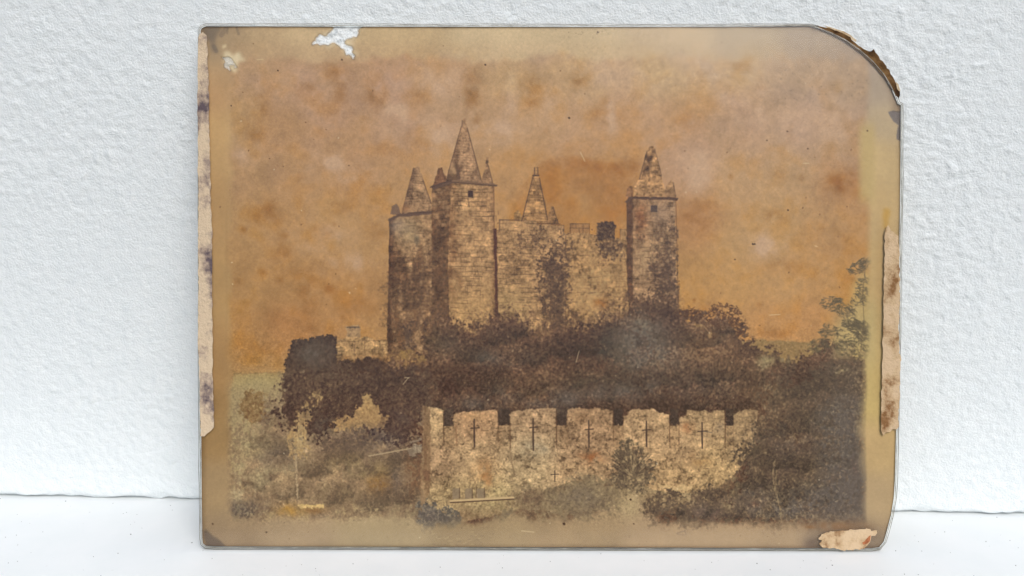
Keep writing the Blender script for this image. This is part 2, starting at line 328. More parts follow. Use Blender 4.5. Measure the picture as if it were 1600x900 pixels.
    P.mul(A*sst(648, 634, X-.28*(Y-300)*-1*0+(Y-300)*.26), (.72, .70, .72)); P.line(645, 285, 643, 320, 1.2, DK, .35); P.line(661, 282, 674, 318, 1.4, DK, .6); P.line(628, 332, 646, 263, 1.2, DK, .5)
    P.comp(crisp([(610, 334), (613, 322), (619, 318), (624, 324), (627, 336)]), (124, 96, 74)); P.comp(.5*P.blob(634, 326, 8, 5), (156, 106, 66))
    body = crisp([(609, 344), (640, 334), (680, 334), (680, 570), (640, 560), (604, 552), (606, 470)])
    stone(body, (164, 127, 88), 6, 12, 12, .14, spot=.3)
    P.mul(body*sst(622, 608, X), (.70, .63, .60)); P.mul(body*np.clip(sst(360, 420, Y)*(.55+.38*N(5, 26, 61)+.2*N(3, 9, 66)), 0, 1), (.68, .62, .58))
    P.comp(body*.5*P.blob(640, 362, 16, 22), (176, 152, 112)); P.comp(body*.6*P.blob(651, 374, 4, 9), (92, 82, 66)); P.comp(body*.35*P.blob(620, 352, 14, 12), (130, 118, 110))
    P.comp(crisp([(606, 342), (622, 334), (676, 329), (676, 334), (624, 339), (609, 346)]), (104, 78, 62)); P.line(638, 332.5, 674, 331, 1.2, (76, 54, 42), .7)
    # ---- tall tower
    B1 = crisp([(696, 283), (716, 214), (722, 195), (722.5, 186), (728, 185), (729, 196), (734, 214), (753, 286)])
    stone(B1, (166, 128, 92), 4.5, 9, 13, .12, spot=.3, var=.07)
    P.mul(B1*np.clip(sst(-4, -13, X-725-(Y-186)*.02+.0*Y)*(.6+.5*N(6, None, 62)), 0, 1), (.66, .62, .60)); P.line(753, 285, 730, 200, 1.3, DK, .65); P.line(697, 282, 721, 197, 1.2, DK, .6); P.line(722, 188, 722, 197, 1.2, DK, .6)
    P.line(713, 262, 718, 279, 3.2, (96, 70, 54), .75); P.comp(.4*P.blob(708, 268, 6, 10), (176, 142, 98))
    L1 = crisp([(676, 292), (685, 263), (691, 262), (697, 282), (690, 290)]); stone(L1, (150, 110, 76), 4, 8, 14, .12, spot=.3); P.mul(L1*.7, (.78, .72, .70))
    R1 = crisp([(752, 285), (758, 262), (759, 250), (760, 245), (763, 246), (763, 260), (770, 288)]); stone(R1, (148, 112, 78), 4, 8, 15, .12, spot=.35); P.line(763, 258, 770, 287, 1.1, DK, .7)
    tf = crisp([(707, 284), (772, 290), (772, 420), (775, 530), (704, 545), (700, 420), (703, 330)])
    tl = crisp([(675, 293), (707, 284), (708, 530), (676, 560), (674, 420)])
    stone(tl, (142, 108, 74), 6.5, 10, 16, .16, .12, 700, .3); P.mul(tl*np.clip(.62+.3*N(6, 26, 63)+.25*N(4, None, 67)+.3*sst(320, 380, Y), 0, 1), (.74, .68, .64))
    stone(tf, (176, 136, 92), 7.2, 15, 17, .20, -.03, 707, .16, .08)
    P.mul(tf*np.clip(sst(726, 700, X+5*N(9, None, 64))*(.7+.3*N(5, None, 65)), 0, 1)*sst(540, 430, Y), (.70, .64, .60))
    P.comp(tf*.4*sst(400, 500, Y), (186, 146, 88)); P.mul(tf*.5*P.blob(760, 320, 16, 30), (.84, .80, .78)); P.mul(tf*.8*sst(764, 773, X), (.8, .75, .72))
    for q in range(26):
        yy = 300+q*8.6+rng.uniform(-2, 2); xa = rng.uniform(700, 750); P.line(xa, yy-.03*xa+21, xa+rng.uniform(8, 26), yy-.03*xa+21.5, .9, (104, 74, 48), rng.uniform(.3, .75))
        if rng.random() < .5: P.line(xa, yy-.03*xa+21, xa, yy-.03*xa+28, .8, (104, 74, 48), .45)
    P.comp(crisp([(672, 292), (676, 290), (706, 280), (708, 285), (678, 296)]), (98, 72, 56)); P.comp(crisp([(706, 280), (777, 287.5), (777, 290.5), (770, 291), (707, 285)]), (126, 96, 70)); P.line(706, 284.6, 776, 290.4, 1.3, (80, 56, 42), .8); P.line(672, 293, 706, 281, 1.2, (80, 58, 46), .7)
    P.comp(P.blur(P.poly([(731, 297.5), (739.5, 298), (739.5, 308.5), (731, 308)]), .5), (72, 48, 40)); P.line(731.5, 310, 731.5, 322, .8, DK, .6); P.line(719, 311, 719, 322, .8, DK, .55); P.line(753, 312, 753, 322, .8, DK, .55)
    # ---- far spire and the curtain walls
    D0 = crisp([(803, 345), (804, 333), (809, 328), (814, 334), (817, 346)]); stone(D0, (170, 128, 78), 4, 7, 18, .2, spot=.4)
    D1 = crisp([(815, 346), (832, 276), (834, 272), (834.5, 262), (840.5, 261), (840.5, 272), (843, 280), (854, 325), (857, 349)])
    stone(D1, (166, 124, 78), 4.5, 9, 19, .18, spot=.35); P.line(815, 346, 833, 275, 1.2, DK, .75); P.line(843, 278, 856, 346, 1.1, DK, .75); P.line(833, 274, 842, 274, 2.2, (78, 54, 42), .8); P.line(835, 262, 835, 272, 1, DK, .8); P.line(840.5, 262, 840.5, 272, 1, DK, .8); P.mul(D1*.7*sst(843, 852, X-(Y-300)*.2), (.74, .68, .64))
    D2 = crisp([(855, 349), (858, 330), (861, 322), (865, 324), (872, 349)]); stone(D2, (152, 112, 70), 4, 7, 20, .2, spot=.5); P.line(864, 323, 872, 348, 1, DK, .7)
    C = crisp([(776, 362), (780, 362), (780, 343), (796, 343), (796, 346), (832, 345), (842, 350), (862, 350), (862, 352), (881, 352), (881, 365), (890, 366), (890, 530), (776, 530)])
    stone(C, (168, 129, 86), 7.5, 15, 21, .24, .0, 0, .42, .09)
    P.comp(C*.45*sst(420, 480, Y)*sst(850, 800, X), (178, 146, 94))
    E = crisp([(884, 370), (890, 364), (891, 349), (905, 349), (905, 351), (910, 351), (910, 349), (921, 349), (921, 365), (932, 367), (960, 372), (969, 372), (969, 358), (980, 358), (984, 380), (984, 520), (884, 520)])
    stone(E, (168, 128, 82), 8, 14, 22, .14, .0, 0, .6, .08)
    P.comp(crisp([(891, 349.5), (921, 349.5), (921, 364), (891, 364)])*.7, (152, 108, 64))
    P.comp(np.clip(E*.35*P.blob(935, 450, 40, 50)*(1+.5*N(12, None, 70)+.5*N(3,None,77)), 0, 1), (176, 142, 94))
    P.comp(.75*P.blob(938, 474, 10, 8)*np.clip(1+.4*N(4, None, 71), 0, 1.4), (160, 104, 50))
    P.line(780, 343, 780, 362, .9, DK, .5); P.line(781, 343.5, 835, 345, .9, DK, .55); P.line(840, 349, 875, 350, 1.6, (92, 62, 44), .7)
    for q in range(34):
        xa = rng.uniform(779, 845); yy = rng.uniform(355, 505); P.line(xa, yy, xa+rng.uniform(5, 20), yy+rng.uniform(-.5, .5), .9, (98, 72, 50), rng.uniform(.3, .75))
    G = P.blur(P.poly([(771, 357), (776, 357), (778.5, 500), (774, 500)], .3), .5); P.comp(G*.95, (82, 46, 34))
    # ---- right tower
    F1 = crisp([(991, 306), (991, 292), (998, 281), (1010, 236), (1016, 228), (1021, 227), (1025, 240), (1033, 270), (1040, 300), (1041, 308)])
    stone(F1, (170, 128, 84), 4.5, 9, 23, .12, spot=.55); P.line(999, 280, 1011, 236, 1.2, DK, .6); P.line(1023, 232, 1034, 275, 1, DK, .5); P.mul(F1*np.clip(.8*P.blob(1013, 245, 8, 22)*(.7+.8*N(3.5, None, 72)), 0, 1), (.55, .50, .48))
    F0 = crisp([(978, 310), (979, 296), (984, 290), (989, 292), (990, 307)]); stone(F0, (142, 100, 64), 4, 7, 24, .15, spot=.5)
    F2 = crisp([(1035, 307), (1043, 288), (1048, 282), (1053, 286), (1056, 309)]); stone(F2, (156, 118, 80), 4, 7, 25, .15, spot=.6); P.line(1052, 285, 1056, 308, 1, DK, .5)
    FB = crisp([(979, 315), (988, 308), (1055, 310), (1056, 400), (1060, 520), (985, 520), (979, 420)])
    stone(FB, (158, 122, 86), 6.8, 14, 26, .18, .0, 0, .3, .09)
    P.mul(FB*sst(991, 986, X+1.2*N(5, None, 73)), (.60, .52, .48)); P.comp(FB*.35*P.blob(1035, 335, 20, 24), (150, 124, 106)); P.mul(FB*np.clip(.75*P.blob(1000, 340, 11, 40)*(1+.3*N(7, None, 75)), 0, 1), (.80, .68, .60)); P.comp(FB*.45*P.blob(1008, 400, 14, 30), (178, 146, 104))
    P.comp(crisp([(975, 316), (984, 307), (1060, 308.5), (1057, 313), (988, 311), (980, 317)]), (96, 68, 52)); P.line(990, 308, 1058, 310, 1, (70, 48, 40), .6)
    P.comp(P.blur(P.poly([(1017, 321), (1027, 321), (1027, 331), (1017, 331)]), .5), (86, 68, 60)); P.line(1008, 342, 1026, 342.5, .8, DK, .4)
    for q in range(12):
        xa = rng.uniform(990, 1030); yy = rng.uniform(345, 440); P.line(xa, yy, xa+rng.uniform(4, 14), yy, .8, (98, 72, 52), rng.uniform(.2, .5))
    # ---- foliage
    ivyall = np.zeros_like(X)
    def crowns(mask, lst, seed):
        """rounded bush after rounded bush: each has a light top, a dark foot and a leafy rim"""
        for k, (x, y, r) in enumerate(lst):
            u = (X-x)/r+.10*N(7, None, seed+k)+.06*N(3, None, seed+k+7); v = (Y-y)/(r*.8)+.10*N(7, None, seed+k+40)
            d = np.hypot(u, v); m = mask*sst(1.12, .8, d)
            b = P.bb(m); sh = 1.0+.34*np.clip(-.8*v-.25*u, -1, 1)-.05
            P.img[b] *= (1+(m*(sh-1))[b][..., None]*np.float32([1, 1, .95]))
    def detail(): return np.stack([P.img[..., c]-P.blur(P.img[..., c], 3.5) for c in range(3)], -1)
    def fol(mask, dark, mid, light, seed, bias=0., con=.2, wl=1.5, clump=.11):
        q = P.bb(mask); np.maximum(ivyall, mask*(Y < 540), out=ivyall)
        t = .42+bias+con*P.fbm([wl, wl*1.9, wl*4.2], [.95, .5, .24], seed)[q]+clump*P.fbm([26, 60], [.8, .7], seed+9)[q]
        P.img[q] += mask[q][..., None]*(P.ramp(t, [(0, dark), (.5, mid), (1, light)])-P.img[q])
    IV = ((62, 42, 34), (96, 70, 50), (156, 124, 84))
    ivy = P.leafy([(836, 352), (850, 350), (850, 388), (842, 400)], 4.5, 0.46, 2.2, 200, .34); fol(ivy*0.83*sst(1062.5, 1060.5, X), *IV, 201, -0.09)
    ivy = P.leafy([(842, 402), (856, 395), (876, 398), (888, 420), (890, 470), (884, 525), (856, 525), (852, 470), (844, 450)], 5.6, 0.48, 2.2, 202, .34); fol(ivy*0.84*sst(1062.5, 1060.5, X), *IV, 203, -0.03)
    ivy = P.leafy([(862, 360), (884, 372), (886, 400), (866, 400)], 6.8, 0.63, 2.2, 204, .34); fol(ivy*0.68*sst(1062.5, 1060.5, X), *IV, 205, 0.08)
    ivy = P.leafy([(812, 365), (826, 362), (828, 385), (810, 384)], 6.8, 0.69, 2.2, 206, .34); fol(ivy*0.54*sst(1062.5, 1060.5, X), *IV, 207, 0.13)
    ivy = P.leafy([(932, 350), (940, 346), (958, 346), (963, 350), (962, 372), (960, 376), (932, 376), (931, 370)], 1.6, .25, 2.4, 208, .16); fol(ivy*.94*sst(1062.5, 1060.5, X), *IV, 209, -0.02)
    ivy = P.leafy([(934, 374), (962, 374), (972, 395), (964, 410), (948, 400), (936, 390)], 4, .6, 2.2, 220, .34); fol(ivy*.85, *IV, 221, 0)
    ivy = P.leafy([(1022, 372), (1045, 352), (1058, 345), (1061, 500), (1030, 500), (1028, 455), (1020, 430), (1026, 400)], 6.8, 0.57, 2.2, 210, .34); fol(ivy*.78*sst(1062, 1060, X-.02*(Y-400)), (64, 44, 36), (98, 74, 56), (156, 126, 90), 211, 0.02)
    ivy = P.leafy([(990, 460), (1010, 452), (1030, 470), (1060, 480), (1062, 530), (985, 530)], 6.8, 0.52, 2.2, 212, .34); fol(ivy*0.83*sst(1062.5, 1060.5, X), *IV, 213, -0.05)
    ivy = P.leafy([(996, 362), (1006, 364), (1000, 382), (994, 384)], 3.2, 0.34, 2.2, 214, .34); fol(ivy*0.63*sst(1062.5, 1060.5, X), *IV, 215, 0.08)
    ivy = P.leafy([(620, 420), (655, 400), (680, 390), (684, 440), (676, 520), (664, 500), (652, 470), (640, 560), (612, 560), (612, 470)], 11.3, 0.63, 2.2, 216, .34); fol(ivy*.5, (74, 52, 40), (110, 82, 58), (160, 128, 86), 217, .06)
    ivy = P.leafy([(624, 510), (634, 500), (648, 508), (646, 545), (640, 560), (632, 545)], 4.5, 0.34, 2.2, 218, .34); fol(ivy*.8, (62, 46, 40), (84, 64, 54), (120, 96, 70), 219, -.1)
    # ruined outwork on the left
    tw = crisp([(610, 548), (640, 545), (664, 555), (664, 580), (606, 580)]); P.comp(np.clip(.6*tw*(1+.4*N(5, 12, 81)), 0, 1), (150, 116, 68))
    M0 = P.leafy([(446, 560), (455, 535), (466, 531), (500, 527), (512, 523), (524, 524), (528, 545), (532, 560), (600, 556), (608, 575), (640, 572), (664, 575), (664, 660), (432, 660), (440, 610)], 1.8, .3, 2.4, 220, .22)
    fol(M0, (64, 44, 35), (86, 62, 48), (118, 92, 66), 221, -.10, .17)
    W0 = crisp([(526, 532), (540, 526), (542, 510), (548, 508), (562, 510), (564, 527), (584, 528), (584, 532), (606, 532), (606, 572), (526, 572)], 1.0)
    W0 *= sst(.2, .8, 1.1-sst(554, 570, Y+4*N(5, None, 84)))
    stone(W0, (176, 138, 92), 5, 10, 31, .3, spot=.6, var=.12); P.comp(W0*sst(528, 524, Y)*.6, (150, 120, 88)); P.line(526, 533, 606, 532, 1, (96, 70, 48), .5); P.line(570, 529, 570, 548, 1, (96, 70, 48), .5); P.line(586, 532, 586, 552, 1.2, (96, 70, 48), .5); P.line(560, 545, 606, 546, 1, (96, 70, 48), .45); P.line(543, 511, 562, 511, 2, (92, 74, 60), .8); P.line(554, 534, 554, 556, 1.8, (92, 66, 48), .5)
    W1 = W0; P.mul(np.clip(W0*.6*sst(545, 566, Y)*(.8+.5*N(4, None, 80)), 0, 1), (.66, .58, .50))
    P.comp(np.clip(M0*.75*P.blob(488, 552, 30, 24)*(1-W1)*(1+.15*N(4, None, 82)), 0, 1), np.stack([92+5*grain, 80+5*grain, 68+5*grain], -1))
    P.comp(np.clip(M0*.45*P.blob(570, 590, 60, 20)*(1+.2*N(3, None, 83)), 0, 1), (80, 52, 40))
    # great bank of trees below the castle
    MB = [(604, 565), (660, 566), (664, 520), (672, 500), (690, 492), (700, 500), (716, 504), (728, 515), (740, 517), (752, 508), (770, 495), (784, 490), (792, 500), (806, 497), (826, 500), (828, 520), (842, 525), (858, 516), (870, 505), (884, 515), (905, 508), (930, 515), (946, 500), (962, 490), (985, 485), (1010, 492), (1040, 478), (1060, 482), (1072, 500), (1084, 492), (1096, 500), (1112, 490), (1130, 487), (1144, 496), (1158, 506), (1160, 530), (1190, 542), (1215, 548), (1230, 560), (1262, 552), (1275, 540), (1300, 536), (1356, 560), (1356, 830), (600, 830)]
    halo = P.leafy([(x, y-(11 if y < 640 and x < 1340 else 0)) for x, y in MB], 8, .6, 2.4, 228, .5); fol(halo*.6*sst(1075, 1055, X), (70, 46, 36), (104, 76, 54), (150, 116, 78), 229, 0., .2)
    big = P.leafy(MB, 5.5, .55, 2.4, 230, .36)
    fol(big, (63, 41, 31), (95, 68, 51), (138, 107, 78), 231, 0., .15, 1.5, .12)
    crowns(big, [(690, 520, 30), (735, 540, 34), (782, 520, 30), (812, 512, 20), (835, 545, 34), (880, 535, 32), (925, 535, 30), (970, 520, 38), (1015, 512, 36), (1055, 520, 30), (1100, 520, 32), (1135, 505, 26), (640, 590, 36), (700, 585, 40), (760, 590, 38), (820, 595, 36), (875, 590, 40), (940, 590, 42), (1000, 580, 44), (1060, 575, 40), (1120, 570, 40), (1170, 580, 34), (670, 625, 30), (730, 630, 34), (800, 632, 30), (870, 628, 34), (940, 632, 30), (1010, 625, 36), (1080, 622, 34), (1150, 620, 38), (1220, 600, 36), (1280, 580, 32), (1330, 570, 30)], 505)
    D = detail()
    def tint(x, y, rx, ry, a, col, ang=0, seed=90):
        P.comp(np.clip(big*a*P.blob(x, y, rx, ry, ang)*np.clip(1+.4*N(11, None, seed)+.3*N(2.4, None, seed+1), 0, 2), 0, .93), np.float32(col)*.93+D)
    for t_ in [(680, 515, 24, 20, .5, (104, 80, 54)), (690, 560, 40, 30, .25, (104, 78, 52)), (640, 610, 60, 26, .5, (78, 48, 38)), (700, 600, 60, 26, .5, (76, 48, 38)), (790, 520, 40, 16, .3, (84, 60, 48)), (760, 560, 20, 12, .45, (102, 90, 78)), (785, 612, 26, 16, .35, (100, 90, 80)),
        (740, 632, 40, 12, .45, (84, 72, 64)), (850, 555, 50, 24, .4, (74, 50, 38)), (905, 540, 36, 20, .45, (72, 48, 40)), (800, 600, 60, 14, .25, (110, 84, 60)), (860, 625, 40, 14, .5, (96, 84, 76)), (950, 545, 22, 30, .6, (76, 64, 54)), (1005, 520, 34, 30, .72, (118, 104, 84)), (1030, 545, 40, 30, .6, (112, 98, 82)), (985, 560, 50, 30, .5, (98, 84, 68)), (1000, 610, 40, 16, .45, (102, 92, 82)),
        (930, 600, 50, 24, .4, (94, 78, 60)), (1100, 530, 40, 26, .45, (100, 70, 46)), (1115, 600, 34, 30, .55, (62, 46, 38)), (1130, 560, 50, 24, .3, (112, 82, 56)), (1180, 600, 40, 40, .3, (112, 88, 62)), (1050, 515, 18, 26, .6, (84, 56, 42)), (1040, 490, 24, 12, .5, (78, 52, 42)), (1240, 590, 40, 30, .5, (88, 68, 54)), (1320, 600, 40, 50, .55, (86, 76, 64)), (640, 645, 40, 10, .4, (90, 70, 58))]:
        tint(*t_)
    for t_ in [(1200, 562, 18, 10, .55, (160, 140, 98)), (1192, 572, 10, 9, .6, (152, 130, 94)), (1228, 562, 18, 9, .6, (168, 146, 100)), (1316, 580, 12, 8, .5, (170, 146, 104)), (1090, 510, 7, 5, .8, (178, 142, 90)), (1110, 524, 3, 7, .7, (168, 132, 88)), (1180, 610, 20, 8, .4, (140, 112, 76)), (1205, 610, 10, 7, .35, (150, 124, 84))]:
        tint(*t_, seed=97)
    # light leaf glints and dark gaps scattered through the bank
    n = 2600; cx = rng.uniform(610, 1350, n); cy = rng.uniform(500, 640, n); col = np.where(rng.random((n, 1)) < .55, np.array([[142, 114, 82]]), np.array([[58, 40, 34]]))
    inside = big[np.clip(((cy-PY0)*S).astype(int), 0, P.H-1), np.clip(((cx-PX0)*S).astype(int), 0, P.W-1)] > .8
    k = np.where(inside)[0]; P.dabs(cx[k], cy[k], rng.uniform(2, 5.5, n)[k], rng.uniform(.8, 1.5, n)[k], rng.uniform(0, 6.3, n)[k], col[k].astype(float), .34)
    # twigs and leaves over the sky at the bank's right shoulder
    for (x, y, r, m) in [(1085, 492, 12, 60), (1078, 485, 8, 18), (1130, 492, 24, 190), (1150, 505, 10, 60), (1065, 490, 8, 30), (1156, 520, 6, 30)]:
        a = rng.uniform(0, 6.3, m); q = np.sqrt(rng.random(m))*r
        P.dabs(x+q*np.cos(a)*1.2, y+q*np.sin(a)*.8, rng.uniform(2.5, 5, m), rng.uniform(1, 1.8, m), rng.uniform(-1, 1, m), (86, 56, 38), .8)
    # slender tree on the right margin, leaves against the paper
    marg = P.blur(P.poly([(1332, 440), (1345, 425), (1364, 425), (1364, 560), (1300, 560), (1312, 505), (1330, 490)]), 5); P.comp(marg*.6, (182, 160, 106))
    for (x, y, r, m, an) in [(1352, 410, 9, 30, -.5), (1340, 420, 12, 34, -.3), (1350, 440, 9, 12, .3), (1347, 456, 10, 22, .5), (1345, 470, 12, 22, .6), (1300, 474, 14, 40, -.4), (1322, 486, 14, 46, .6), (1310, 470, 6, 14, .3), (1296, 516, 14, 36, -.3), (1342, 512, 15, 90, .4), (1330, 505, 12, 40, .4), (1316, 532, 22, 50, .2), (1350, 525, 10, 40, .5), (1335, 548, 22, 70, .3), (1280, 540, 14, 50, -.6)]:
        m = int(m*1.5); a = rng.uniform(0, 6.3, m); q = np.sqrt(rng.random(m))*r*1.15; P.line(x-r*.8, y+r*.5, x+r*.9, y-r*.3, .8, (112, 94, 64), .5)
        P.dabs(x+q*np.cos(a), y+q*np.sin(a)*.7, rng.uniform(4, 9, m), rng.uniform(1.1, 2.0, m), an+rng.normal(0, .5, m), (92, 80, 58), .62)
    for a, b in zip([(1338, 590), (1346, 540), (1350, 500), (1348, 460)], [(1346, 540), (1350, 500), (1348, 460), (1353, 408)]): P.line(*a, *b, 1.3, (104, 86, 60), .6)
    # ---- lower left: scrub on a slope
    P.comp(P.blur(P.poly([(340, 600), (450, 590), (664, 640), (664, 830), (340, 830)]), 14)*.85, (158, 138, 102))
    LL = P.leafy([(352, 690), (376, 668), (400, 650), (432, 640), (440, 600), (500, 605), (664, 600), (664, 822), (352, 815)], 18, .4, 3, 240, .4)
    fol(LL*.64, (96, 80, 66), (128, 108, 84), (172, 150, 116), 241, .04, .14, 1.6, .2)
    crowns(LL, [(400, 680, 26), (440, 690, 30), (490, 720, 34), (540, 700, 36), (590, 720, 34), (630, 700, 30), (400, 740, 30), (450, 760, 30), (520, 765, 34), (580, 770, 34), (630, 765, 28), (380, 790, 24)], 605)
    up_ = P.leafy([(430, 655), (436, 605), (450, 580), (664, 580), (664, 690), (600, 690), (560, 664), (520, 668), (500, 690), (470, 690), (450, 680)], 8, .45, 2.6, 242, .3)
    fol(up_*.95, (66, 46, 40), (92, 70, 56), (126, 102, 76), 243, -.06, .18)
    bush = P.leafy([(378, 640), (384, 618), (400, 609), (414, 616), (420, 640), (410, 655), (388, 656)], 5, .4, 3, 244, .2); fol(bush*.75, (108, 78, 46), (134, 104, 66), (164, 136, 90), 245)
    slope = P.leafy([(492, 612), (502, 617), (490, 640), (478, 665), (470, 690), (484, 712), (458, 712), (452, 690), (462, 665), (474, 640)], 4.5, .4, 2.6, 246, .36); P.comp(slope*.9, np.stack([182+6*grain, 152+6*grain, 102+5*grain], -1))
    tri = P.leafy([(572, 614), (584, 622), (596, 640), (605, 655), (600, 668), (566, 664), (545, 672), (520, 670), (518, 660), (524, 640), (530, 655), (546, 652), (560, 635)], 3.0, .4, 2.6, 247, .3); P.comp(tri*.9, np.stack([180+7*grain, 148+7*grain, 98+5*grain], -1))
    D = detail()
    def tl_(x, y, rx, ry, a, col, seed=110):
        P.comp(np.clip(a*P.blob(x, y, rx, ry)*np.clip(1+.4*N(9, None, seed)+.35*N(2.2, None, seed+1), 0, 2), 0, .9), np.float32(col)+.9*D)
    for t_ in [(425, 660, 16, 16, .6, (98, 84, 72)), (505, 665, 34, 20, .45, (96, 86, 74)), (440, 712, 34, 18, .5, (104, 92, 78)), (530, 690, 60, 22, .5, (98, 82, 68)), (600, 682, 50, 16, .55, (90, 78, 72)), (620, 660, 30, 24, .5, (84, 62, 52)), (380, 735, 24, 30, .35, (160, 142, 104)), (400, 700, 30, 14, .3, (150, 132, 92)), (375, 775, 16, 12, .5, (166, 148, 110)),
        (365, 798, 22, 14, .75, (100, 88, 74)), (395, 790, 30, 14, .6, (108, 94, 78)), (590, 735, 26, 14, .4, (142, 120, 82)), (590, 755, 20, 14, .6, (138, 104, 58)), (620, 745, 10, 24, .4, (96, 86, 78)), (545, 720, 30, 12, .35, (146, 126, 86)), (515, 770, 70, 14, .3, (132, 116, 86)), (600, 795, 60, 14, .3, (140, 124, 94)), (500, 805, 50, 8, .3, (128, 112, 90)), (480, 640, 14, 18, .5, (94, 78, 64)), (655, 700, 14, 50, .55, (104, 70, 50)), (645, 740, 14, 40, .5, (120, 90, 64))]:
        tl_(*t_)
    n = 1100; cx = rng.uniform(365, 655, n); cy = rng.uniform(670, 812, n); col = np.where(rng.random((n, 1)) < .5, np.array([[164, 144, 108]]), np.array([[84, 72, 62]])).astype(float)
    P.dabs(cx, cy, rng.uniform(2, 6, n), rng.uniform(.7, 1.4, n), rng.uniform(0, 6.3, n), col, .28)
    P.mul(LL*.8*sst(600, 650, Y)*sst(670, 640, X), (1.0, .955, .94))
    for t_ in [(385, 690, 26, 22, .5, (168, 148, 108)), (410, 745, 26, 20, .45, (166, 146, 108)), (372, 760, 16, 24, .5, (170, 150, 114)), (470, 690, 16, 26, .5, (178, 152, 108)), (560, 735, 34, 14, .35, (150, 130, 94)), (450, 735, 24, 10, .35, (152, 134, 98)), (545, 640, 30, 20, .25, (104, 82, 62))]: tl_(*t_)
    for q in range(40): xa = rng.uniform(380, 650); ya = rng.uniform(720, 800); P.line(xa, ya, xa+rng.uniform(-1, 1), ya-rng.uniform(6, 18), .7, (166, 148, 116), .35)
    P.line(462.5, 712, 465, 778, 2.0, (176, 152, 116), .75); P.line(456, 734, 463, 733, 1, (140, 124, 100), .6)
    P.line(576, 712, 642, 700.5, 1.5, (166, 142, 108), .85)
    P.comp(crisp([(636, 702), (645, 697), (650, 712), (640, 712)]), (132, 112, 90)); P.comp(crisp([(645, 695), (659, 694), (659, 706), (647, 708)]), (152, 132, 106)); P.line(642, 691, 658, 686, 3.2, (140, 120, 98), .85); P.line(642, 693, 660, 688, 1, (76, 58, 50), .6); P.line(646, 697, 659, 696, .8, (84, 66, 56), .6); P.line(651, 694, 652, 707, .8, (84, 66, 56), .5)
    P.comp(np.clip(.85*P.blob(452, 797, 20, 10)*(1+.2*N(5, None, 120)), 0, 1), (164, 126, 68)); P.comp(.6*P.blob(490, 797, 18, 6), (134, 94, 50)); P.comp(crisp([(464, 789), (478, 790), (490, 787), (505, 789), (505, 793), (488, 792), (476, 794), (464, 793)], .8), (196, 164, 108))
    # ---- crenellated front wall
    TOPS = [(664, 693, 640, 648), (709, 778, 646, 640), (797, 869, 644, 637), (886, 958, 638, 640), (974, 1046, 641, 645), (1061, 1133, 645, 639), (1146, 1184, 645, 640)]
    wallp = [(662, 664)]
    for i, (a, b, ya, yb) in enumerate(TOPS):
        mid = (a+b)/2
        pts = [(a, 664), (a, ya+3), (a+5, ya), (mid-12, (ya+yb)/2-1), (mid+10, (ya+yb)/2-2), (b-4, yb), (b, yb+2), (b, 664)]
        if i == 0: pts = [(664, 664), (665, 640), (669, 636), (680, 637), (693, 642), (693, 664)]
        if i == 4: pts = [(974, 664), (974, 650), (982, 648), (984, 641), (1018, 637), (1030, 644), (1046, 647), (1046, 664)]
        if i == 5: pts = [(1061, 664), (1061, 653), (1072, 650), (1073, 640), (1100, 640), (1108, 644), (1114, 640), (1132, 640), (1133, 664)]
        wallp += pts
    wallp += [(1188, 664), (1178, 700), (1150, 740), (1120, 762), (1080, 770), (1030, 768), (1010, 760), (950, 752), (900, 750), (860, 762), (800, 800), (720, 815), (672, 800), (660, 760), (668, 700)]
    FW = P.blur(P.poly(wallp, .7, 40, 6), .5)
    under = P.blur(P.poly([(668, 720), (1140, 720), (1150, 745), (1110, 800), (668, 800)], 3), 7); fol(under*.9, (112, 92, 68), (146, 122, 88), (172, 148, 108), 258, 0., .2)
    t, j = P.stones(11, 19, 44, 0, 3.0)
    rough = P.fbm([2.6, 5.5, 12, 26], [.42, .45, .5, .4], 300)
    crack = np.clip(1-np.abs(N(8, 6, 305)+.5*N(3.5, None, 306))*5, 0, 1)
    d = .97+.05*(t-.5)*2-.12*j*np.clip(.4+.6*N(14, None, 301), 0, 1)+.075*rough+.06*grain-.12*crack*np.clip(.2+.7*N(20, None, 303), 0, 1)-.24*np.clip(P.fbm([1.5, 3, 8], [.8, .6, .5], 304)-.5, 0, 1.5)*.7
    wc = P.field([(675, 660, (184, 156, 112)), (740, 660, (168, 134, 96)), (835, 660, (172, 142, 104)), (920, 665, (170, 138, 100)), (1010, 660, (180, 150, 108)), (1100, 660, (174, 146, 104)), (1165, 660, (158, 132, 94)), (680, 720, (172, 142, 104)), (740, 710, (180, 152, 110)), (835, 700, (180, 158, 118)), (830, 740, (178, 154, 112)), (900, 700, (170, 140, 102)), (900, 740, (178, 148, 106)), (1050, 700, (180, 150, 108)), (1050, 740, (182, 152, 106)), (1120, 730, (178, 150, 104)), (700, 780, (178, 154, 108)), (770, 790, (176, 156, 108))], 2.4)
    FW *= sst(-.2, .6, 1.0-sst(735, 800, Y+7*N(12, None, 315)+5*N(3, None, 316))*1.15+.35*sst(830, 780, X))
    P.comp(FW, wc*np.float32([1.0, .975, .985])*np.clip(d, .35, 1.25)[..., None]+(np.clip(1-d, 0, 1))[..., None]*np.float32([8, -2, -4]))
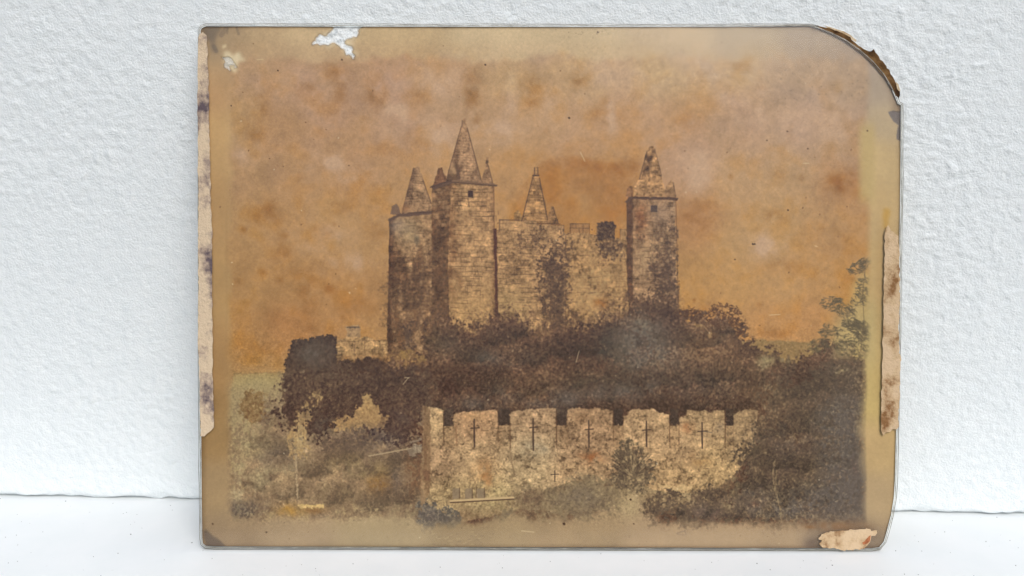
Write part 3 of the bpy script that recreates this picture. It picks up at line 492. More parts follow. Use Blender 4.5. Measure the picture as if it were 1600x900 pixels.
    # crenel sills are a shade lower; edges of the merlons
    for i, (a, b, ya, yb) in enumerate(TOPS[:-1]):
        x0, x1 = b, TOPS[i+1][0]; hy = 664-(i == 0)*-2
        gap = P.blur(P.poly([(x0+.5, 600), (x1-.5, 600), (x1-.5, hy), (x0+.5, hy)], .3), .5)*sst(636, 640, Y+0*X)
        fol(gap*.95, (56, 42, 35), (78, 61, 50), (106, 86, 68), 250+i, -.05, .14)
        P.line(x0+.3, 640, x0+.3, 690, 1.2, (96, 70, 50), .6); P.line(x1, 650, x1, 700, 1, (120, 90, 62), .35); P.mul(P.blur(P.poly([(x0, hy), (x1, hy), (x1, 700), (x0, 700)]), 1.5)*.35, (.82, .79, .76))
    edge = crisp([(660, 634), (664, 634), (672, 640), (674, 700), (672, 760), (662, 800), (656, 760), (660, 700)], 1.0); P.comp(edge*.6, (158, 126, 90)); P.comp(np.clip(edge*(.1+.35*N(2.2, 60, 310)), 0, .6), (118, 88, 62)); P.comp(P.blur(P.poly([(660, 735), (672, 735), (671, 750), (662, 750)], .8), .8)*.6, (110, 78, 58))
    for (x, y, rx, ry, a, c) in [(758, 738, 16, 18, .55, (160, 112, 66)), (762, 752, 10, 12, .4, (150, 100, 60)), (926, 715, 18, 9, .65, (150, 98, 60)), (1075, 668, 9, 7, .6, (148, 92, 56)), (1095, 722, 16, 8, .45, (176, 132, 78)), (1080, 715, 14, 10, .25, (150, 110, 74)), (840, 700, 24, 10, .3, (150, 140, 118)), (1125, 670, 8, 8, .35, (132, 116, 98)), (740, 650, 26, 6, .3, (182, 142, 96)), (905, 650, 16, 9, .3, (150, 112, 76))]:
        P.comp(np.clip(FW*a*P.blob(x, y, rx, ry)*np.clip(1+.5*N(6, None, 312)+.2*grain, 0, 1.6), 0, 1), c)
    P.line(797, 700, 800, 725, 1.2, (110, 84, 60), .5); P.line(800, 725, 805, 745, 1.4, (100, 76, 56), .5); P.line(790, 650, 800, 690, 1, (110, 84, 60), .35); P.line(712, 665, 714, 695, 3, (126, 90, 62), .5)
    # beam and posts at the foot of the wall
    for xa, xb in [(707, 718), (727, 738), (745, 757)]:
        P.comp(P.blur(P.poly([(xa, 763), (xb, 762), (xb, 779), (xa, 780)], .4), .6)*.7, (138, 118, 92)); P.line(xb, 762, xb, 778, 1, (96, 74, 56), .6)
    P.line(744, 758, 744, 776, 1.2, (84, 62, 48), .7); P.line(704, 782.5, 802, 777, 3.0, (170, 142, 102), .95); P.line(704, 784.6, 802, 779, 1.3, (96, 72, 52), .8)
    for (x, y) in [(682, 782), (690, 768)]: P.line(x-6, y, x+8, y-.5, .9, (110, 88, 64), .6)
    # ground in front
    gr = P.blur(P.poly([(340, 812), (480, 812), (640, 806), (700, 822), (760, 815), (800, 800), (830, 808), (880, 812), (930, 800), (960, 788), (990, 766), (1002, 772), (1010, 800), (1030, 815), (1190, 822), (1356, 822), (1356, 870), (340, 870)], 2.5), 4)
    P.comp(gr*.9, sheet)
    mound = P.leafy([(800, 778), (812, 762), (840, 766), (866, 760), (890, 752), (930, 750), (970, 754), (985, 762), (965, 790), (930, 800), (908, 812), (876, 806), (850, 806), (826, 800)], 8, .4, 2.6, 260, .4); fol(mound*.85, (104, 88, 70), (134, 114, 84), (164, 142, 104), 261, 0, .16)
    P.comp(np.clip(.8*P.blob(830, 780, 22, 15)*(1+.3*N(3, None, 130)), 0, .9), (108, 86, 66)); P.comp(np.clip(.55*P.blob(908, 776, 30, 18)*(1+.3*N(3, None, 131)), 0, .9), (120, 104, 84)); P.comp(.5*P.blob(985, 790, 16, 24), (166, 146, 106)); P.comp(.4*P.blob(870, 800, 40, 12), (144, 124, 92))
    n = 500; cx = rng.uniform(750, 1010, n); cy = rng.uniform(765, 815, n); P.dabs(cx, cy, rng.uniform(2, 5, n), rng.uniform(.7, 1.3, n), rng.uniform(0, 6.3, n), np.where(rng.random((n, 1)) < .5, np.array([[160, 138, 100]]), np.array([[104, 86, 68]])).astype(float), .4)
    # bushes before the wall
    b1 = P.leafy([(964, 700), (974, 694), (984, 690), (996, 698), (1000, 715), (1018, 722), (1020, 740), (1012, 760), (990, 770), (966, 760), (958, 740), (966, 720)], 5, .5, 3, 262, .16); fol(b1*.9, (78, 64, 52), (104, 88, 68), (156, 132, 96), 263)
    for q in range(150): a = rng.uniform(-2.9, -.25); r = rng.uniform(8, 36); r2 = r+rng.uniform(5, 11); P.line(988+r*math.cos(a)*.9, 748+r*math.sin(a)*1.3, 988+r2*math.cos(a)*.95, 748+r2*math.sin(a)*1.25, 1.1, (82, 66, 52) if rng.random() < .75 else (166, 142, 104), .6)
    b2 = P.leafy([(652, 812), (654, 790), (664, 780), (676, 790), (690, 800), (700, 792), (718, 806), (716, 820), (690, 822), (668, 830)], 4, .45, 3, 264, .16); fol(b2*.85, (80, 74, 68), (98, 90, 80), (136, 122, 100), 265)
    n = 130; a = rng.uniform(0, 6.3, n); q = np.sqrt(rng.random(n)); P.dabs(690+q*np.cos(a)*30, 808+q*np.sin(a)*14, rng.uniform(3, 6, n), rng.uniform(1.2, 2, n), rng.uniform(-.6, 1.2, n), (90, 82, 72), .6)
    tail = P.leafy([(752, 812), (775, 800), (800, 790), (800, 806), (770, 818)], 4, .4, 3, 266, .2); fol(tail*.6, (100, 88, 72), (124, 108, 82), (156, 136, 100), 267)
    # ---- dark trees on the right
    TR = P.leafy([(1140, 780), (1156, 745), (1150, 716), (1164, 694), (1184, 672), (1194, 648), (1190, 600), (1356, 570), (1356, 824), (1290, 826), (1200, 824), (1130, 818), (1020, 816), (1010, 790), (1030, 772), (1080, 778), (1120, 765)], 9, .5, 2.6, 270, .3)
    fol(TR*.95, (72, 58, 48), (98, 80, 62), (150, 126, 92), 271, -.02, .16)
    crowns(TR, [(1170, 690, 28), (1200, 660, 30), (1245, 650, 34), (1295, 640, 36), (1210, 710, 32), (1260, 705, 36), (1310, 700, 36), (1170, 745, 28), (1225, 760, 34), (1280, 760, 38), (1325, 755, 30), (1090, 795, 28), (1140, 795, 26), (1050, 795, 22), (1190, 795, 26)], 705)
    D = detail()
    for t_ in [(1170, 690, 24, 26, .4, (108, 90, 64)), (1150, 655, 14, 9, .5, (160, 136, 94)), (1250, 690, 30, 20, .55, (84, 58, 42)), (1210, 660, 30, 30, .35, (100, 72, 50)), (1240, 720, 40, 16, .4, (92, 72, 52)), (1310, 680, 40, 60, .7, (94, 86, 76)), (1320, 760, 40, 40, .75, (90, 82, 74)), (1270, 780, 50, 24, .65, (92, 84, 76)), (1220, 800, 40, 12, .6, (98, 88, 78)), (1180, 770, 24, 12, .5, (96, 84, 72)), (1100, 800, 44, 14, .5, (112, 92, 74)), (1050, 800, 26, 14, .5, (114, 98, 78)), (1145, 760, 10, 16, .6, (166, 142, 98)), (1140, 790, 12, 10, .5, (150, 126, 90)), (1260, 735, 20, 20, .4, (100, 80, 56)), (1336, 730, 6, 12, .5, (106, 70, 54)), (1180, 787, 6, 5, .5, (110, 76, 56)), (1240, 760, 40, 24, .3, (104, 90, 70)), (1110, 805, 24, 8, .4, (100, 74, 60))]:
        P.comp(np.clip(t_[4]*np.maximum(TR, big*(Y < 650))*P.blob(*t_[:4])*np.clip(1+.4*N(9, None, 140)+.4*N(2.4, None, 141), 0, 2), 0, .9), np.float32(t_[5])+.9*D)
    n = 1700; cx = rng.uniform(1135, 1345, n); cy = rng.uniform(600, 815, n); dens = (1-.75*P.sst(1230, 1340, cx)) > rng.random(n); k = np.where(dens)[0]
    col = np.where(rng.random((n, 1)) < .5, np.array([[160, 136, 98]]), np.array([[72, 56, 46]])).astype(float)
    P.dabs(cx[k], cy[k], rng.uniform(2, 6, n)[k], rng.uniform(.8, 1.5, n)[k], rng.uniform(0, 6.3, n)[k], col[k], .36)
    for a, b in zip([(1211, 718), (1208, 735), (1209, 755), (1214, 775), (1219, 795)], [(1208, 735), (1209, 755), (1214, 775), (1219, 795), (1221, 815)]): P.line(*a, *b, 2.2, (152, 130, 96), .55)
    P.line(1214, 735, 1211, 765, 1.4, (150, 128, 92), .6); P.line(1213, 766, 1224, 780, 1, (140, 120, 90), .5); P.line(1205, 765, 1213, 772, 1, (140, 120, 90), .4)
    for xa, xb, yy in [(1030, 1048, 759), (1050, 1082, 762)]: P.comp(crisp([(xa, yy-4), (xb, yy-4), (xb, yy+4), (xa, yy+4)], 1.2), (190, 158, 112))
    amp = .3+.55*sst(490, 540, Y+6*N(14, None, 401))*(1-.6*FW)+.35*ivyall
    dx = (amp*(N(1.5, None, 402)+N(3, None, 403)*.5)*S).astype(int); dy = (amp*(N(1.5, None, 404)+N(3, None, 405)*.5)*S).astype(int)
    jj, ii = np.meshgrid(np.arange(P.W), np.arange(P.H)); P.img = P.img[np.clip(ii+dy, 0, P.H-1), np.clip(jj+dx, 0, P.W-1)]
    P.img = np.stack([.72*P.img[..., c]+.28*P.blur(P.img[..., c], .8) for c in range(3)], -1)*(1+(.012+.02*sst(480, 560, Y))*(N(1.25, None, 411)+.6*N(2, None, 412)))[..., None]
    for x, y0, y1, xc in [(741, 655, 698, 5), (833, 654, 703, 5), (920, 657, 697, 5), (1010, 658, 697, 5), (1097, 660, 700, 6)]:
        P.line(x, y0, x+.4, y1, 2.1, (80, 60, 50), .85); P.line(x-xc-.5, y0+14, x+xc+2, y0+13, 1.7, (80, 60, 48), .85); P.line(x-.3, y0+16, x, y1-8, 2.8, (80, 60, 50), .5)
    P.line(1097, 673, 1113, 676, 1, (92, 84, 76), .6); P.line(1097, 680, 1110, 684, .8, (110, 96, 82), .4)
    P.line(867, 735, 867, 752, 1.4, (74, 58, 48), .9); P.line(861, 741, 873, 740.5, 1.3, (74, 58, 48), .85)
    for xa, xb in [(707, 718), (727, 738), (745, 757)]: P.comp(P.blur(P.poly([(xa, 763), (xb, 762), (xb, 779), (xa, 780)], .3), .6)*.6, (132, 112, 88)); P.line(xb, 762, xb, 778, 1.1, (92, 70, 54), .6)
    P.line(704, 782.5, 802, 777, 3.2, (184, 156, 114), .95); P.line(704, 785, 802, 779.6, 1.4, (82, 60, 45), .85)
    P.line(576, 712, 642, 700.5, 1.5, (170, 146, 112), .8)
    for seg in [(884, 367, 891, 364), (891, 349.5, 891, 365), (891, 349.5, 921, 349.5), (921, 349.5, 921, 365), (891, 356, 921, 356.5), (900, 349.5, 900, 356), (911, 350, 911, 364), (905, 357, 905, 364), (921, 366, 932, 368), (969, 358.5, 969, 374), (969, 358.5, 980, 358.5), (781, 343, 781, 362), (781, 343.5, 812, 343.5), (862, 351, 881, 352), (881, 352, 881, 364), (872, 352, 872, 362), (884, 368, 884, 520), (988, 315, 988, 500), (771.6, 292, 772.4, 356), (609, 346, 606.5, 545), (1056, 312, 1060.5, 500), (860, 405, 860, 500), (693, 649, 693.5, 690), (869.5, 640, 869.5, 700), (797, 660, 797.5, 700), (958, 642, 958, 664), (1046.5, 648, 1046.5, 690), (1133, 642, 1133, 700), (1061, 664, 1061, 695)]:
        P.line(*seg, 1.0, (88, 60, 42), .5)
    for q in range(150):
        xa, xb, ya, yb = [(708, 770, 300, 505), (780, 842, 350, 505), (890, 980, 372, 500), (990, 1030, 345, 440), (614, 672, 350, 520), (670, 1130, 668, 765)][q % 6]; x = rng.uniform(xa, xb); y = rng.uniform(ya, yb); l = rng.uniform(4, 15)
        P.line(x, y, x+l, y+rng.uniform(-.6, .6), .85, (92, 66, 46), rng.uniform(.25, .6))
        if q % 3 == 0: P.line(x+l, y, x+l, y+rng.uniform(4, 8), .85, (92, 66, 46), .4)
    # ---- tarnished silver: grey-violet bloom where the image is densest
    bloom = np.zeros_like(X)
    for x, y, rx, ry, a in [(1330, 720, 40, 110, .55), (1290, 790, 60, 30, .45), (1320, 640, 40, 40, .3), (600, 690, 60, 30, .25), (420, 720, 40, 30, .2), (745, 630, 46, 14, .4), (800, 560, 34, 14, .35), (860, 628, 50, 14, .45), (1000, 520, 42, 32, .6), (1020, 560, 44, 26, .4), (930, 615, 60, 16, .35), (1200, 690, 50, 40, .25), (1100, 610, 50, 26, .25), (1010, 605, 60, 22, .3), (1180, 790, 50, 18, .35), (500, 550, 40, 26, .3), (905, 780, 30, 20, .3), (670, 800, 20, 20, .5), (380, 795, 30, 14, .3), (640, 650, 40, 20, .25), (700, 545, 40, 20, .2), (625, 355, 16, 14, .35), (1110, 800, 50, 14, .3), (1250, 690, 40, 30, .2)]:
        bloom += a*P.blob(x, y, rx, ry)
    bloom = np.clip(bloom*np.clip(1+.35*N(20, None, 150)+.25*N(7, None, 151), 0, 2), 0, .75)
    lum = P.blur(P.img.mean(-1), 2); D = detail(); P.comp(.8*bloom*sst(150, 95, lum), np.float32([110, 97, 86])+.85*D)
    P.comp(sst(1250, 1350, X)*sst(600, 680, Y)*sst(826, 800, Y)*np.clip(.7+.15*N(16, None, 152), 0, .9)*sst(170, 110, lum), np.float32([100, 89, 80])+.45*D)
    # ---- soft limits of the image: fades into the bare margin
    fade = np.clip(sst(1338, 1364, X+2*N(20, None, 153))*sst(540, 570, Y)+sst(1350, 1366, X), 0, 1); P.comp(fade, sheet)
    P.comp(.85*sst(1336, 1350, X)*sst(1374, 1360, X)*sst(180, 210, Y)*sst(330, 300, Y), (184, 158, 104)); 
    P.comp(sst(802, 836, Y+3*N(18, None, 154)+2*N(4, None, 158)), sheet)
    fl = sst(366, 350, X+3*N(24, None, 155)); P.comp(fl*.9, sheet)
    P.line(354, 330, 354, 560, 3.5, (150, 116, 74), .14)
    P.comp(.5*P.blob(1325, 838, 60, 16), (126, 108, 88)); P.comp(.7*np.clip(P.blob(1312, 822, 40, 7)*(1+.4*N(6, None, 156)), 0, 1), (138, 104, 74)); P.comp(.7*P.blob(1268, 848, 14, 9), (98, 82, 70)); P.comp(.8*P.blob(1265, 823, 8, 2.6), (132, 96, 64))
    P.comp(.8*P.blur(P.poly([(1380, 327), (1390, 326), (1392, 350), (1384, 358), (1378, 352)], 1.5), 2.5), (184, 140, 58)); P.comp(.4*P.blob(1375, 470, 8, 120), (172, 134, 82))
    # ---- damage: dark silvering in the corners, worn patches, dust
    crn = P.blur(P.poly([(318, 830), (322, 826), (334, 838), (345, 846), (352, 856), (322, 858)], 1, 41, 8), 1.3); P.comp(crn*.85, (100, 86, 74))
    cl = P.blur(P.poly([(316, 52), (318, 44), (330, 40), (345, 41), (340, 52), (336, 66), (340, 80), (332, 80), (326, 66)], 1.4, 42), 3); P.comp(cl*.65, (108, 96, 84))
    for a in [((346, 55), (353, 45), 7), ((334, 72), (338, 80), 6), ((370, 44), (373, 53), 4), ((356, 45), (355, 52), 3)]: 
        mm = P.X*0; s0 = P.img.copy(); P.line(*a[0], *a[1], a[2], (104, 92, 82), .7); P.img = .5*P.img+.5*s0
    grayf = P.blur(P.poly([(1388, 175), (1396, 173), (1408, 173), (1409, 222), (1401, 218), (1401, 206), (1404, 196), (1396, 190)], .4), .6); P.comp(grayf*.9, (110, 102, 100))
    P.mul(sst(326, 312, X)*.5, (.72, .68, .64)); P.mul(sst(48, 40, Y)*.55, (.78, .74, .70)); P.mul(sst(848, 858, Y)*.6, (.72, .68, .64)); P.mul(sst(1398, 1408, X)*.35, (.8, .76, .72))
    rr = np.hypot(X-1268, Y-175); P.mul(sst(118, 136, rr)*(X > 1268)*(Y < 175)*.6, (.74, .70, .68))
    # dust and pinholes
    def specks(n, box, rmin, rmax, col, a):
        for _ in range(n):
            x = rng.uniform(box[0], box[2]); y = rng.uniform(box[1], box[3]); r = rng.uniform(rmin, rmax)
            P.line(x, y, x+rng.uniform(-r, r), y+rng.uniform(-r, r), r, col, a)
    specks(60, (340, 60, 1390, 560), .7, 1.5, (92, 62, 38), .75); specks(30, (340, 60, 1390, 850), .7, 1.4, (222, 206, 170), .7); specks(70, (1220, 45, 1360, 160), .6, 1.2, (108, 92, 76), .6); specks(26, (880, 45, 1000, 80), .6, 1.1, (120, 98, 70), .7); specks(90, (350, 100, 1350, 540), .5, 1.0, (128, 84, 48), .4)
    specks(40, (600, 500, 1340, 810), .7, 1.3, (196, 170, 128), .6); specks(40, (340, 815, 1390, 855), .6, 1.2, (112, 92, 70), .6)
    for x, y, r in [(758, 101, 2.2), (934, 50, 2), (889, 184, 2.4), (434, 110, 1.8), (534, 93, 2.2), (361, 165, 1.5), (881, 818, 3.6), (1231, 328, 2), (1176, 381, 2.4), (1179, 381, 2), (1148, 405, 1.6), (985, 780, 2.6), (990, 818, 1.5), (416, 831, 2), (332, 818, 2), (1287, 577, 2), (1355, 204, 1.7), (1230, 205, 1.6), (1198, 219, 1.4), (1262, 232, 1.5)]: P.line(x, y, x+.6, y+.4, r, (66, 44, 32), .9)
    for (x0, y0, x1, y1) in [(1255, 255, 1264, 255), (401, 93, 411, 93), (1273, 384, 1277, 385), (815, 829, 834, 831), (1202, 492, 1219, 491), (630, 600, 638, 590), (907, 238, 914, 252), (905, 548, 900, 566), (640, 590, 632, 590)]: P.line(x0, y0, x1, y1, 1, (216, 194, 150), .6)
    for _ in range(46):
        x = rng.uniform(380, 1330); y = rng.uniform(95, 500); a = rng.uniform(0, 3.1); l = rng.uniform(5, 18); P.line(x, y, x+l*math.cos(a), y+l*math.sin(a), .7, (212, 180, 128), .16)
    P.line(1057, 833, 1070, 829, .8, (120, 104, 88), .7); P.line(1070, 829, 1072, 835, .8, (120, 104, 88), .7); P.line(1058, 834, 1070, 836, .8, (120, 104, 88), .5)
    for _ in range(26): x = rng.uniform(670, 760); y = rng.uniform(828, 852); P.line(x, y, x+rng.uniform(2, 6), y-rng.uniform(-1, 2), 1, (178, 158, 120) if rng.random() < .6 else (116, 98, 76), .5)
    # ---- worn-through spots: alpha 0 where the coating is gone
    h1 = [(521, 36), (520, 46), (514, 52), (505, 54), (498, 57), (491, 61), (493, 67), (498, 72), (505, 73), (512, 70), (520, 69), (528, 72), (534, 78), (539, 86), (545, 89), (554, 90), (557, 85), (552, 78), (547, 70), (541, 64), (537, 60), (545, 60), (553, 59), (557, 52), (561, 46), (568, 40), (570, 36)]
    h2 = [(347, 86), (354, 83), (362, 86), (370, 85), (379, 86), (380, 94), (374, 102), (370, 109), (360, 111), (349, 107), (352, 98), (347, 94)]
    P.comp(.85*P.blur(P.poly(h1, 2.5, 43), 3.5), (222, 204, 170)); P.comp(.9*P.blur(P.poly(h2, 2, 44), 2.5), (218, 200, 164)); P.comp(.8*P.blur(P.poly([(346, 68), (352, 67), (353, 73), (347, 74)], 1), 1), (208, 186, 146))
    hole = P.blur(P.poly(h1, 1.9, 45, 4), 1.3)+np.clip(P.blur(P.poly(h2, 1.5, 46, 4), 1.0)*.8*sst(-.3, .7, P.noise(6, None, 47)+.45*P.noise(13, None, 48)), 0, 1)
    # the negative's own bite: local contrast in the image area
    D = np.stack([P.img[..., c]-P.blur(P.img[..., c], 1.3) for c in range(3)], -1); E_ = np.stack([P.img[..., c]-P.blur(P.img[..., c], 14) for c in range(3)], -1); inpr = (sst(345, 372, X)*sst(1360, 1340, X)*sst(90, 110, Y)*sst(835, 805, Y))[..., None]
    P.img += inpr*(.35*D+.05*E_); lo = sst(135, 60, P.blur(P.img.mean(-1), 1.2)); P.mul(lo*.3, (.86, .80, .76))
    P.img *= (1+.012*grain)[..., None]
    return np.clip(P.img, 0, 255), np.clip(1-hole, 0, 1), P
# ---------------------------------------------------------------- the plate
def to_local(x, y, z=0.0):
    """drawing units -> plate space; z in units towards the viewer, size corrected for the layer's own depth"""
    c, s = math.cos(ROLL), math.sin(ROLL); dx, dy = x-CX, CY-y
    k = (FOCAL-z)/FOCAL; return V3((CX-BX+(c*dx-s*dy)*k)*U, (BY-CY+(s*dx+c*dy)*k)*U, z*U)
def inset(pts, d):
    """move a closed outline inwards by d units"""
    n = len(pts); out = []
    for i in range(n):
        a, p, b = Vector(pts[i-1]), Vector(pts[i]), Vector(pts[(i+1) % n])
        t = ((p-a).normalized()+(b-p).normalized()).normalized(); out.append((p.x-t.y*d, p.y+t.x*d))
    return out
def ragged(pts, step, amp, seed, keep=()):
    """break an outline into short uneven steps"""
    r = random.Random(seed); out = []; n = len(pts)
    for i in range(n):
        a, b = pts[i], pts[(i+1) % n]; L = math.hypot(b[0]-a[0], b[1]-a[1]); k = max(1, int(L/step)); A = 0 if i in keep else amp
        for q in range(k):
            f = (q+(r.uniform(-.3, .3) if q else 0))/k; out.append((a[0]+(b[0]-a[0])*f+r.uniform(-A, A), a[1]+(b[1]-a[1])*f+r.uniform(-A, A)))
    return out
def slab(name, pts, z0, z1, mats, parent, chamfer=0.0, chip=0.0, seed=1, curl=None):
    """a sheet with the given outline between depths z0 (back) and z1 (front); faces 0, rim 1"""
    r = random.Random(seed); n = len(pts); inner = inset(pts, chamfer) if chamfer else pts
    if chip: inner = [(x+r.uniform(-chip, chip), y+r.uniform(-chip, chip)) for x, y in inner]
    bm = bmesh.new(); cz = (lambda x, y: curl(x, y)) if curl else (lambda x, y: 0)
    rings = [[bm.verts.new(to_local(x, y, z0+cz(x, y))) for x, y in pts]]
    if chamfer: rings.append([bm.verts.new(to_local(x, y, z1-chamfer*.7)) for x, y in pts])
    rings.append([bm.verts.new(to_local(x, y, z1+cz(x, y))) for x, y in inner])
    for A, B_ in zip(rings, rings[1:]):
        for i in range(n):
            f = bm.faces.new((A[i], A[(i+1) % n], B_[(i+1) % n], B_[i])); f.material_index = 1
    for ring in (rings[0], rings[-1]):
        f = bm.faces.new(ring); f.material_index = 0
    bmesh.ops.recalc_face_normals(bm, faces=bm.faces); bmesh.ops.triangulate(bm, faces=[f for f in bm.faces if len(f.verts) > 4])
    me = bpy.data.meshes.new(name); bm.to_mesh(me); bm.free()
    for q in mats: me.materials.append(q)
    return link(bpy.data.objects.new(name, me), parent)

OUT = [(309, 46), (313, 40), (321, 36.5), (600, 37), (900, 37.5), (1266, 37), (1280, 41), (1300, 48.5), (1322, 59), (1345, 75), (1365, 93), (1383, 114), (1396, 135), (1404, 153), (1406, 159), (1411.5, 162), (1411.5, 270), (1409.8, 400), (1407.6, 540),
       (1404.6, 680), (1402.8, 750), (1401, 778), (1396.5, 806), (1390, 831), (1385, 848), (1376, 859), (1362, 861.2), (1040, 860.2), (700, 859.2), (335, 858.3), (320, 857), (313, 851), (311.4, 840), (310.4, 760), (309.4, 600), (309, 300)]
root = bpy.data.objects.new('glass_plate_photograph', None); link(root); root.matrix_world = PLATE; root.empty_display_size = .02
tag(root, 'old sepia castle photograph on a glass plate leaning on the white wall', 'photograph')

# clear glass: passes light, mirrors a little at the surface
m = Mat('clear_glass'); t = m.t
tr = m.n('BsdfTransparent', Color=(.985, .99, .985, 1)); gl = m.n('BsdfGlossy', Roughness=.13, Color=(1, 1, 1, 1)); fr = m.n('Fresnel', IOR=1.33)
mx = m.n('MixShader'); ge = m.n('NewGeometry'); on = m.n('Math', operation='SUBTRACT'); on.inputs[0].default_value = 1; m.l(ge.outputs['Backfacing'], on.inputs[1]); fm = m.n('Math', operation='MULTIPLY'); m.l(fr.outputs[0], fm.inputs[0]); m.l(on.outputs[0], fm.inputs[1]); m.l(fm.outputs[0], mx.inputs[0]); m.l(tr.outputs[0], mx.inputs[1]); m.l(gl.outputs[0], mx.inputs[2]); m.l(mx.outputs[0], m.out.inputs['Surface']); GLASS = m.m
m = Mat('ground_glass_edge'); 
m.l(m.ramp(m.noise(260, 4, .6), [(.35, lin((108, 102, 88))), (.52, lin((148, 142, 128))), (.68, lin((192, 189, 178)))]), m.b.inputs['Base Color']); m.b.inputs['Roughness'].default_value = .25; m.bump(m.noise(1800, 3), .4, .0002); EDGE = m.m
m = Mat('dull_glass_edge')
m.l(m.ramp(m.noise(220, 4, .6), [(.35, lin((100, 94, 82))), (.6, lin((138, 134, 122))), (.75, lin((178, 176, 168)))]), m.b.inputs['Base Color']); m.b.inputs['Roughness'].default_value = .35; EDGE2 = m.m

# the picture itself, painted above; nothing is loaded
def make_print_material():
    img, alpha, P = paint_print(1.25)
    v = img/255.0; L = np.where(v <= .04045, v/12.92, ((v+.055)/1.055)**2.4)*PRINT_GAIN
    v = np.where(L <= .0031308, L*12.92, 1.055*np.clip(L, 1e-6, 1)**(1/2.4)-.055)
    px = np.ones((P.H, P.W, 4), np.float32); px[..., :3] = v; px[..., 3] = alpha
    im = bpy.data.images.new('castle_print', P.W, P.H, alpha=True); im.alpha_mode = 'CHANNEL_PACKED'; im.pixels.foreach_set(px[::-1].ravel()); im.update(); im.pack()
    m = Mat('castle_print'); uv = m.n('UVMap'); tx = m.n('TexImage', interpolation='Cubic', extension='EXTEND'); tx.image = im; m.l(uv.outputs[0], tx.inputs['Vector'])
    fine = m.ramp(m.noise(2600, 2, .6), [(.3, (.975, .975, .975)), (.7, (1.02, 1.02, 1.02))])
    m.l(m.mix(1.0, tx.outputs['Color'], fine, 'MULTIPLY'), m.b.inputs['Base Color']); m.b.inputs['Roughness'].default_value = .6; m.b.inputs['Specular IOR Level'].default_value = .15
    m.l(tx.outputs['Alpha'], m.b.inputs['Alpha'])
    return m.m
PRINT_GAIN = 1.0
PRN = make_print_material()
body = inset(OUT, 4.5)
pr = slab('print', body, -.5, 0, [PRN, PRN], root)
uvl = pr.data.uv_layers.new(name='UVMap'); cR, sR = math.cos(ROLL), math.sin(ROLL)
for lp in pr.data.loops:
    co = pr.data.vertices[lp.vertex_index].co; k = (FOCAL-co.z/U)/FOCAL
    a_, b_ = (co.x/U-(CX-BX))/k, (co.y/U-(BY-CY))/k; dx, dy = cR*a_+sR*b_, -sR*a_+cR*b_
    uvl.data[lp.index].uv = ((CX+dx-PX0)/(PX1-PX0), 1-(CY-dy-PY0)/(PY1-PY0))
tag(pr, 'stained brown print of a castle with four pointed towers')
m = Mat('wall_stand_in'); m.l(m.ramp(m.noise(420, 4, .6), [(.32, (.60, .63, .65)), (.5, (.80, .82, .83)), (.7, (.86, .87, .87))]), m.b.inputs['Base Color']); m.b.inputs['Roughness'].default_value = .8; m.bump(m.noise(520, 3, .55), .9, .0012)  # plaster-like white for added sheets that replace the wall behind the holes
STAND_IN = m.m
slab('wall_stand_in', ragged([(484, 42), (574, 42), (574, 60), (560, 93), (535, 93), (484, 78)], 9, 1, 20), -.95, -.6, [STAND_IN, STAND_IN], root); slab('wall_stand_in', ragged([(343, 80), (384, 80), (384, 114), (343, 114)], 9, 1, 21), -.95, -.6, [STAND_IN, STAND_IN], root)  # added sheets behind the worn holes, catching light the wall there lacks
fg = slab('front_glass', ragged(inset(OUT, 2.2), 26, .35, 4), .3, 3.2, [GLASS, EDGE], root, 1.1, .3, 5)
bgl = slab('back_glass', ragged(OUT, 26, .35, 6), -7.5, -1.0, [GLASS, EDGE2], root, 1.0, .3, 7)

# old paper binding, torn away in most places
def paper(name, cream, tan, stain, scale, pos=(.42, .55, .66), stretch=1.0):
    m = Mat(name); n1 = m.noise(95*scale, 6, .62, m.scaled((1, stretch, 1))); n2 = m.noise(420, 5, .6)
    f = m.n('Math', operation='MULTIPLY_ADD'); m.l(n2, f.inputs[0]); f.inputs[1].default_value = .35; m.l(n1, f.inputs[2]); 
    sh = m.n('Math', operation='SUBTRACT'); m.l(f.outputs[0], sh.inputs[0]); sh.inputs[1].default_value = .175
    m.l(m.ramp(sh.outputs[0], [(pos[0], lin(cream)), (pos[1], lin(tan)), (pos[2], lin(stain))]), m.b.inputs['Base Color']); m.b.inputs['Roughness'].default_value = .9; m.b.inputs['Specular IOR Level'].default_value = .1
    m.bump(m.noise(700, 5, .65), .9, .0006); return m.m
PL = paper('marbled_binding_paper', (208, 187, 158), (180, 160, 140), (98, 86, 90), .8, (.49, .56, .67), .55)
PR = paper('cream_binding_paper', (204, 178, 144), (188, 160, 124), (134, 98, 64), 1.3, (.45, .56, .67), .8)
PB = paper('brown_backing_paper', (126, 96, 62), (98, 72, 44), (60, 42, 27), 1.8)
PE = paper('torn_paper_fibre', (208, 190, 160), (184, 158, 122), (136, 102, 70), 1.4)
ls = [(309.5, 60), (311, 53), (317, 50), (323, 55), (324, 75), (325.5, 110), (327, 200), (328.5, 260), (329.5, 330), (331.5, 352), (331, 430), (332, 520), (332.5, 590), (334, 650), (333.5, 668), (329, 674), (323, 677), (319, 681.5), (313.5, 681), (313, 660), (311, 560), (309, 545), (310, 470), (309.5, 300), (308.5, 120)]
o = slab('paper_strip', ragged(ls, 6, .9, 11), 3.3, 3.8, [PL, PE], root); tag(o, 'grey violet mottled paper strip along the left edge')
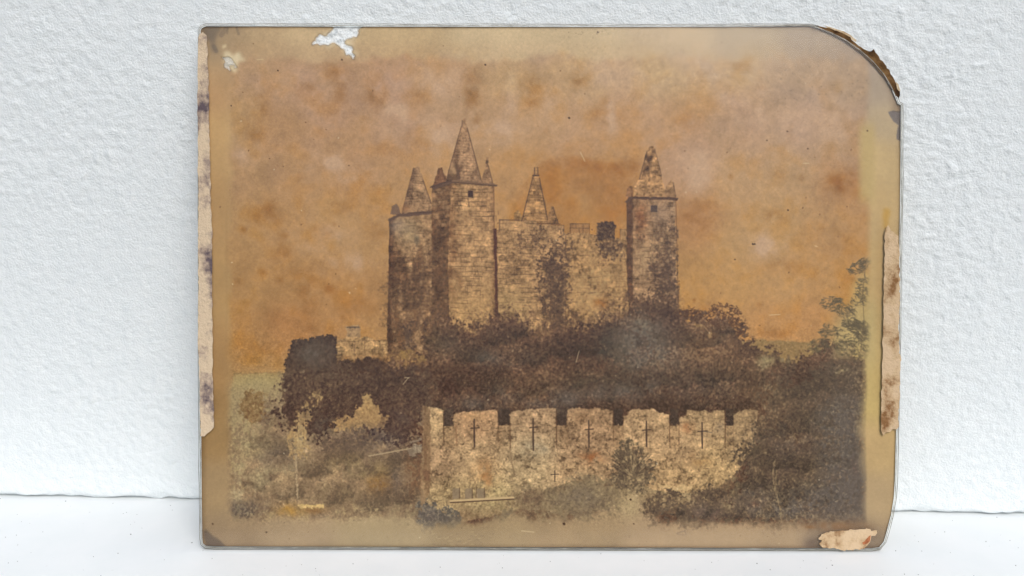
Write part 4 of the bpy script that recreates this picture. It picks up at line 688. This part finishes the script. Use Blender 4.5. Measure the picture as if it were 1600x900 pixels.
rs = [(1383, 362), (1386, 354), (1389, 352), (1393, 360), (1397, 363), (1404, 369), (1405.5, 420), (1406.5, 470), (1404, 500), (1405, 550), (1408, 562), (1406, 578), (1405.5, 620), (1404, 655), (1403, 671), (1395, 671), (1391, 675), (1385, 676), (1379.5, 682), (1377, 674), (1376.5, 640), (1378, 600), (1379, 540), (1380.5, 480), (1381.5, 420)]
o = slab('paper_strip', ragged(rs, 5, 1.1, 12), 3.3, 3.8, [PR, PE], root); tag(o, 'cream torn paper strip on the right edge')
sc_ = [(1279, 841), (1284, 836), (1292, 832), (1302, 829.5), (1318, 829), (1333, 827.5), (1347, 828), (1356, 825.5), (1362, 829), (1369, 829), (1370, 834), (1366, 837), (1361, 838), (1360, 846), (1357, 851), (1350, 857.5), (1336, 859), (1320, 860), (1308, 858), (1294, 857), (1285, 855), (1280, 850), (1284, 845)]
o = slab('paper_scrap', ragged(sc_, 3, 1.3, 13), 3.3, 3.8, [PR, PE], root); tag(o, 'cream torn paper scrap at the lower right corner')
sp = [(1354, 842), (1357, 838), (1360.5, 836), (1359.5, 846), (1355, 849.5), (1349, 851), (1347, 848), (1351, 846)]
slab('stain_flake', ragged(sp, 3, .5, 14), 3.9, 4.2, [paper('rust_flake', (190, 132, 92), (166, 104, 70), (120, 74, 48), 2.0)]*2, o)
tp = [(1276, 39.5), (1284, 41), (1300, 45), (1316, 51), (1328, 58.5), (1336, 66.5), (1342, 71.5), (1350, 76.5), (1357, 80), (1361, 80), (1366, 76), (1368, 82), (1373, 89), (1382, 99.5), (1389, 109.5), (1395, 120), (1400, 129.5), (1402.5, 136), (1406, 143), (1406.5, 149), (1404, 153), (1400, 149), (1394, 140), (1380, 118), (1362, 98), (1342, 80), (1320, 64), (1298, 53), (1280, 46)]
o = slab('torn_paper', ragged(tp, 4, .8, 15), -3.0, 2.2, [PB, PB], root); tag(o, 'brown torn backing paper round the broken upper right corner')
tf_ = [(1286, 39.5), (1302, 43.5), (1318, 49), (1330, 55), (1338, 62), (1337, 66), (1326, 59), (1312, 52), (1298, 46.5)]
slab('paper_fringe', ragged(tf_, 4, .5, 16), -4.4, -3.2, [PE, PE], o)
slab('paper_fringe', ragged([(1400, 127), (1404, 132), (1407, 141), (1405, 143), (1401, 137)], 3, .5, 17), 2.3, 2.8, [PE, PE], o)

# ---------------------------------------------------------------- grit lying on the ledge
m = Mat('dark_grit'); m.l(m.ramp(m.noise(300, 2), [(.4, (.10, .10, .095)), (.6, (.42, .42, .40))]), m.b.inputs['Base Color']); m.b.inputs['Roughness'].default_value = .9
rg = random.Random(9); bm = bmesh.new()
for q in range(420):
    x = rg.uniform(-1000, 1000)*U; y = -rg.uniform(6, 520)*U; s = rg.uniform(.35, .8)*U*(1.5 if rg.random() < .1 else 1)
    M_ = Matrix.Translation((x, y, s*.3)) @ Matrix.Rotation(rg.uniform(0, 6.3), 4, 'Z') @ Matrix.Diagonal((s*rg.uniform(.8, 1.8), s, s*rg.uniform(.4, .7), 1))
    bmesh.ops.create_icosphere(bm, subdivisions=1, radius=1, matrix=M_)
me = bpy.data.meshes.new('grit'); bm.to_mesh(me); bm.free(); me.materials.append(m.m)
o = link(bpy.data.objects.new('grit', me)); tag(o, 'fine dark specks of grit scattered on the white ledge', 'grit', 'stuff')
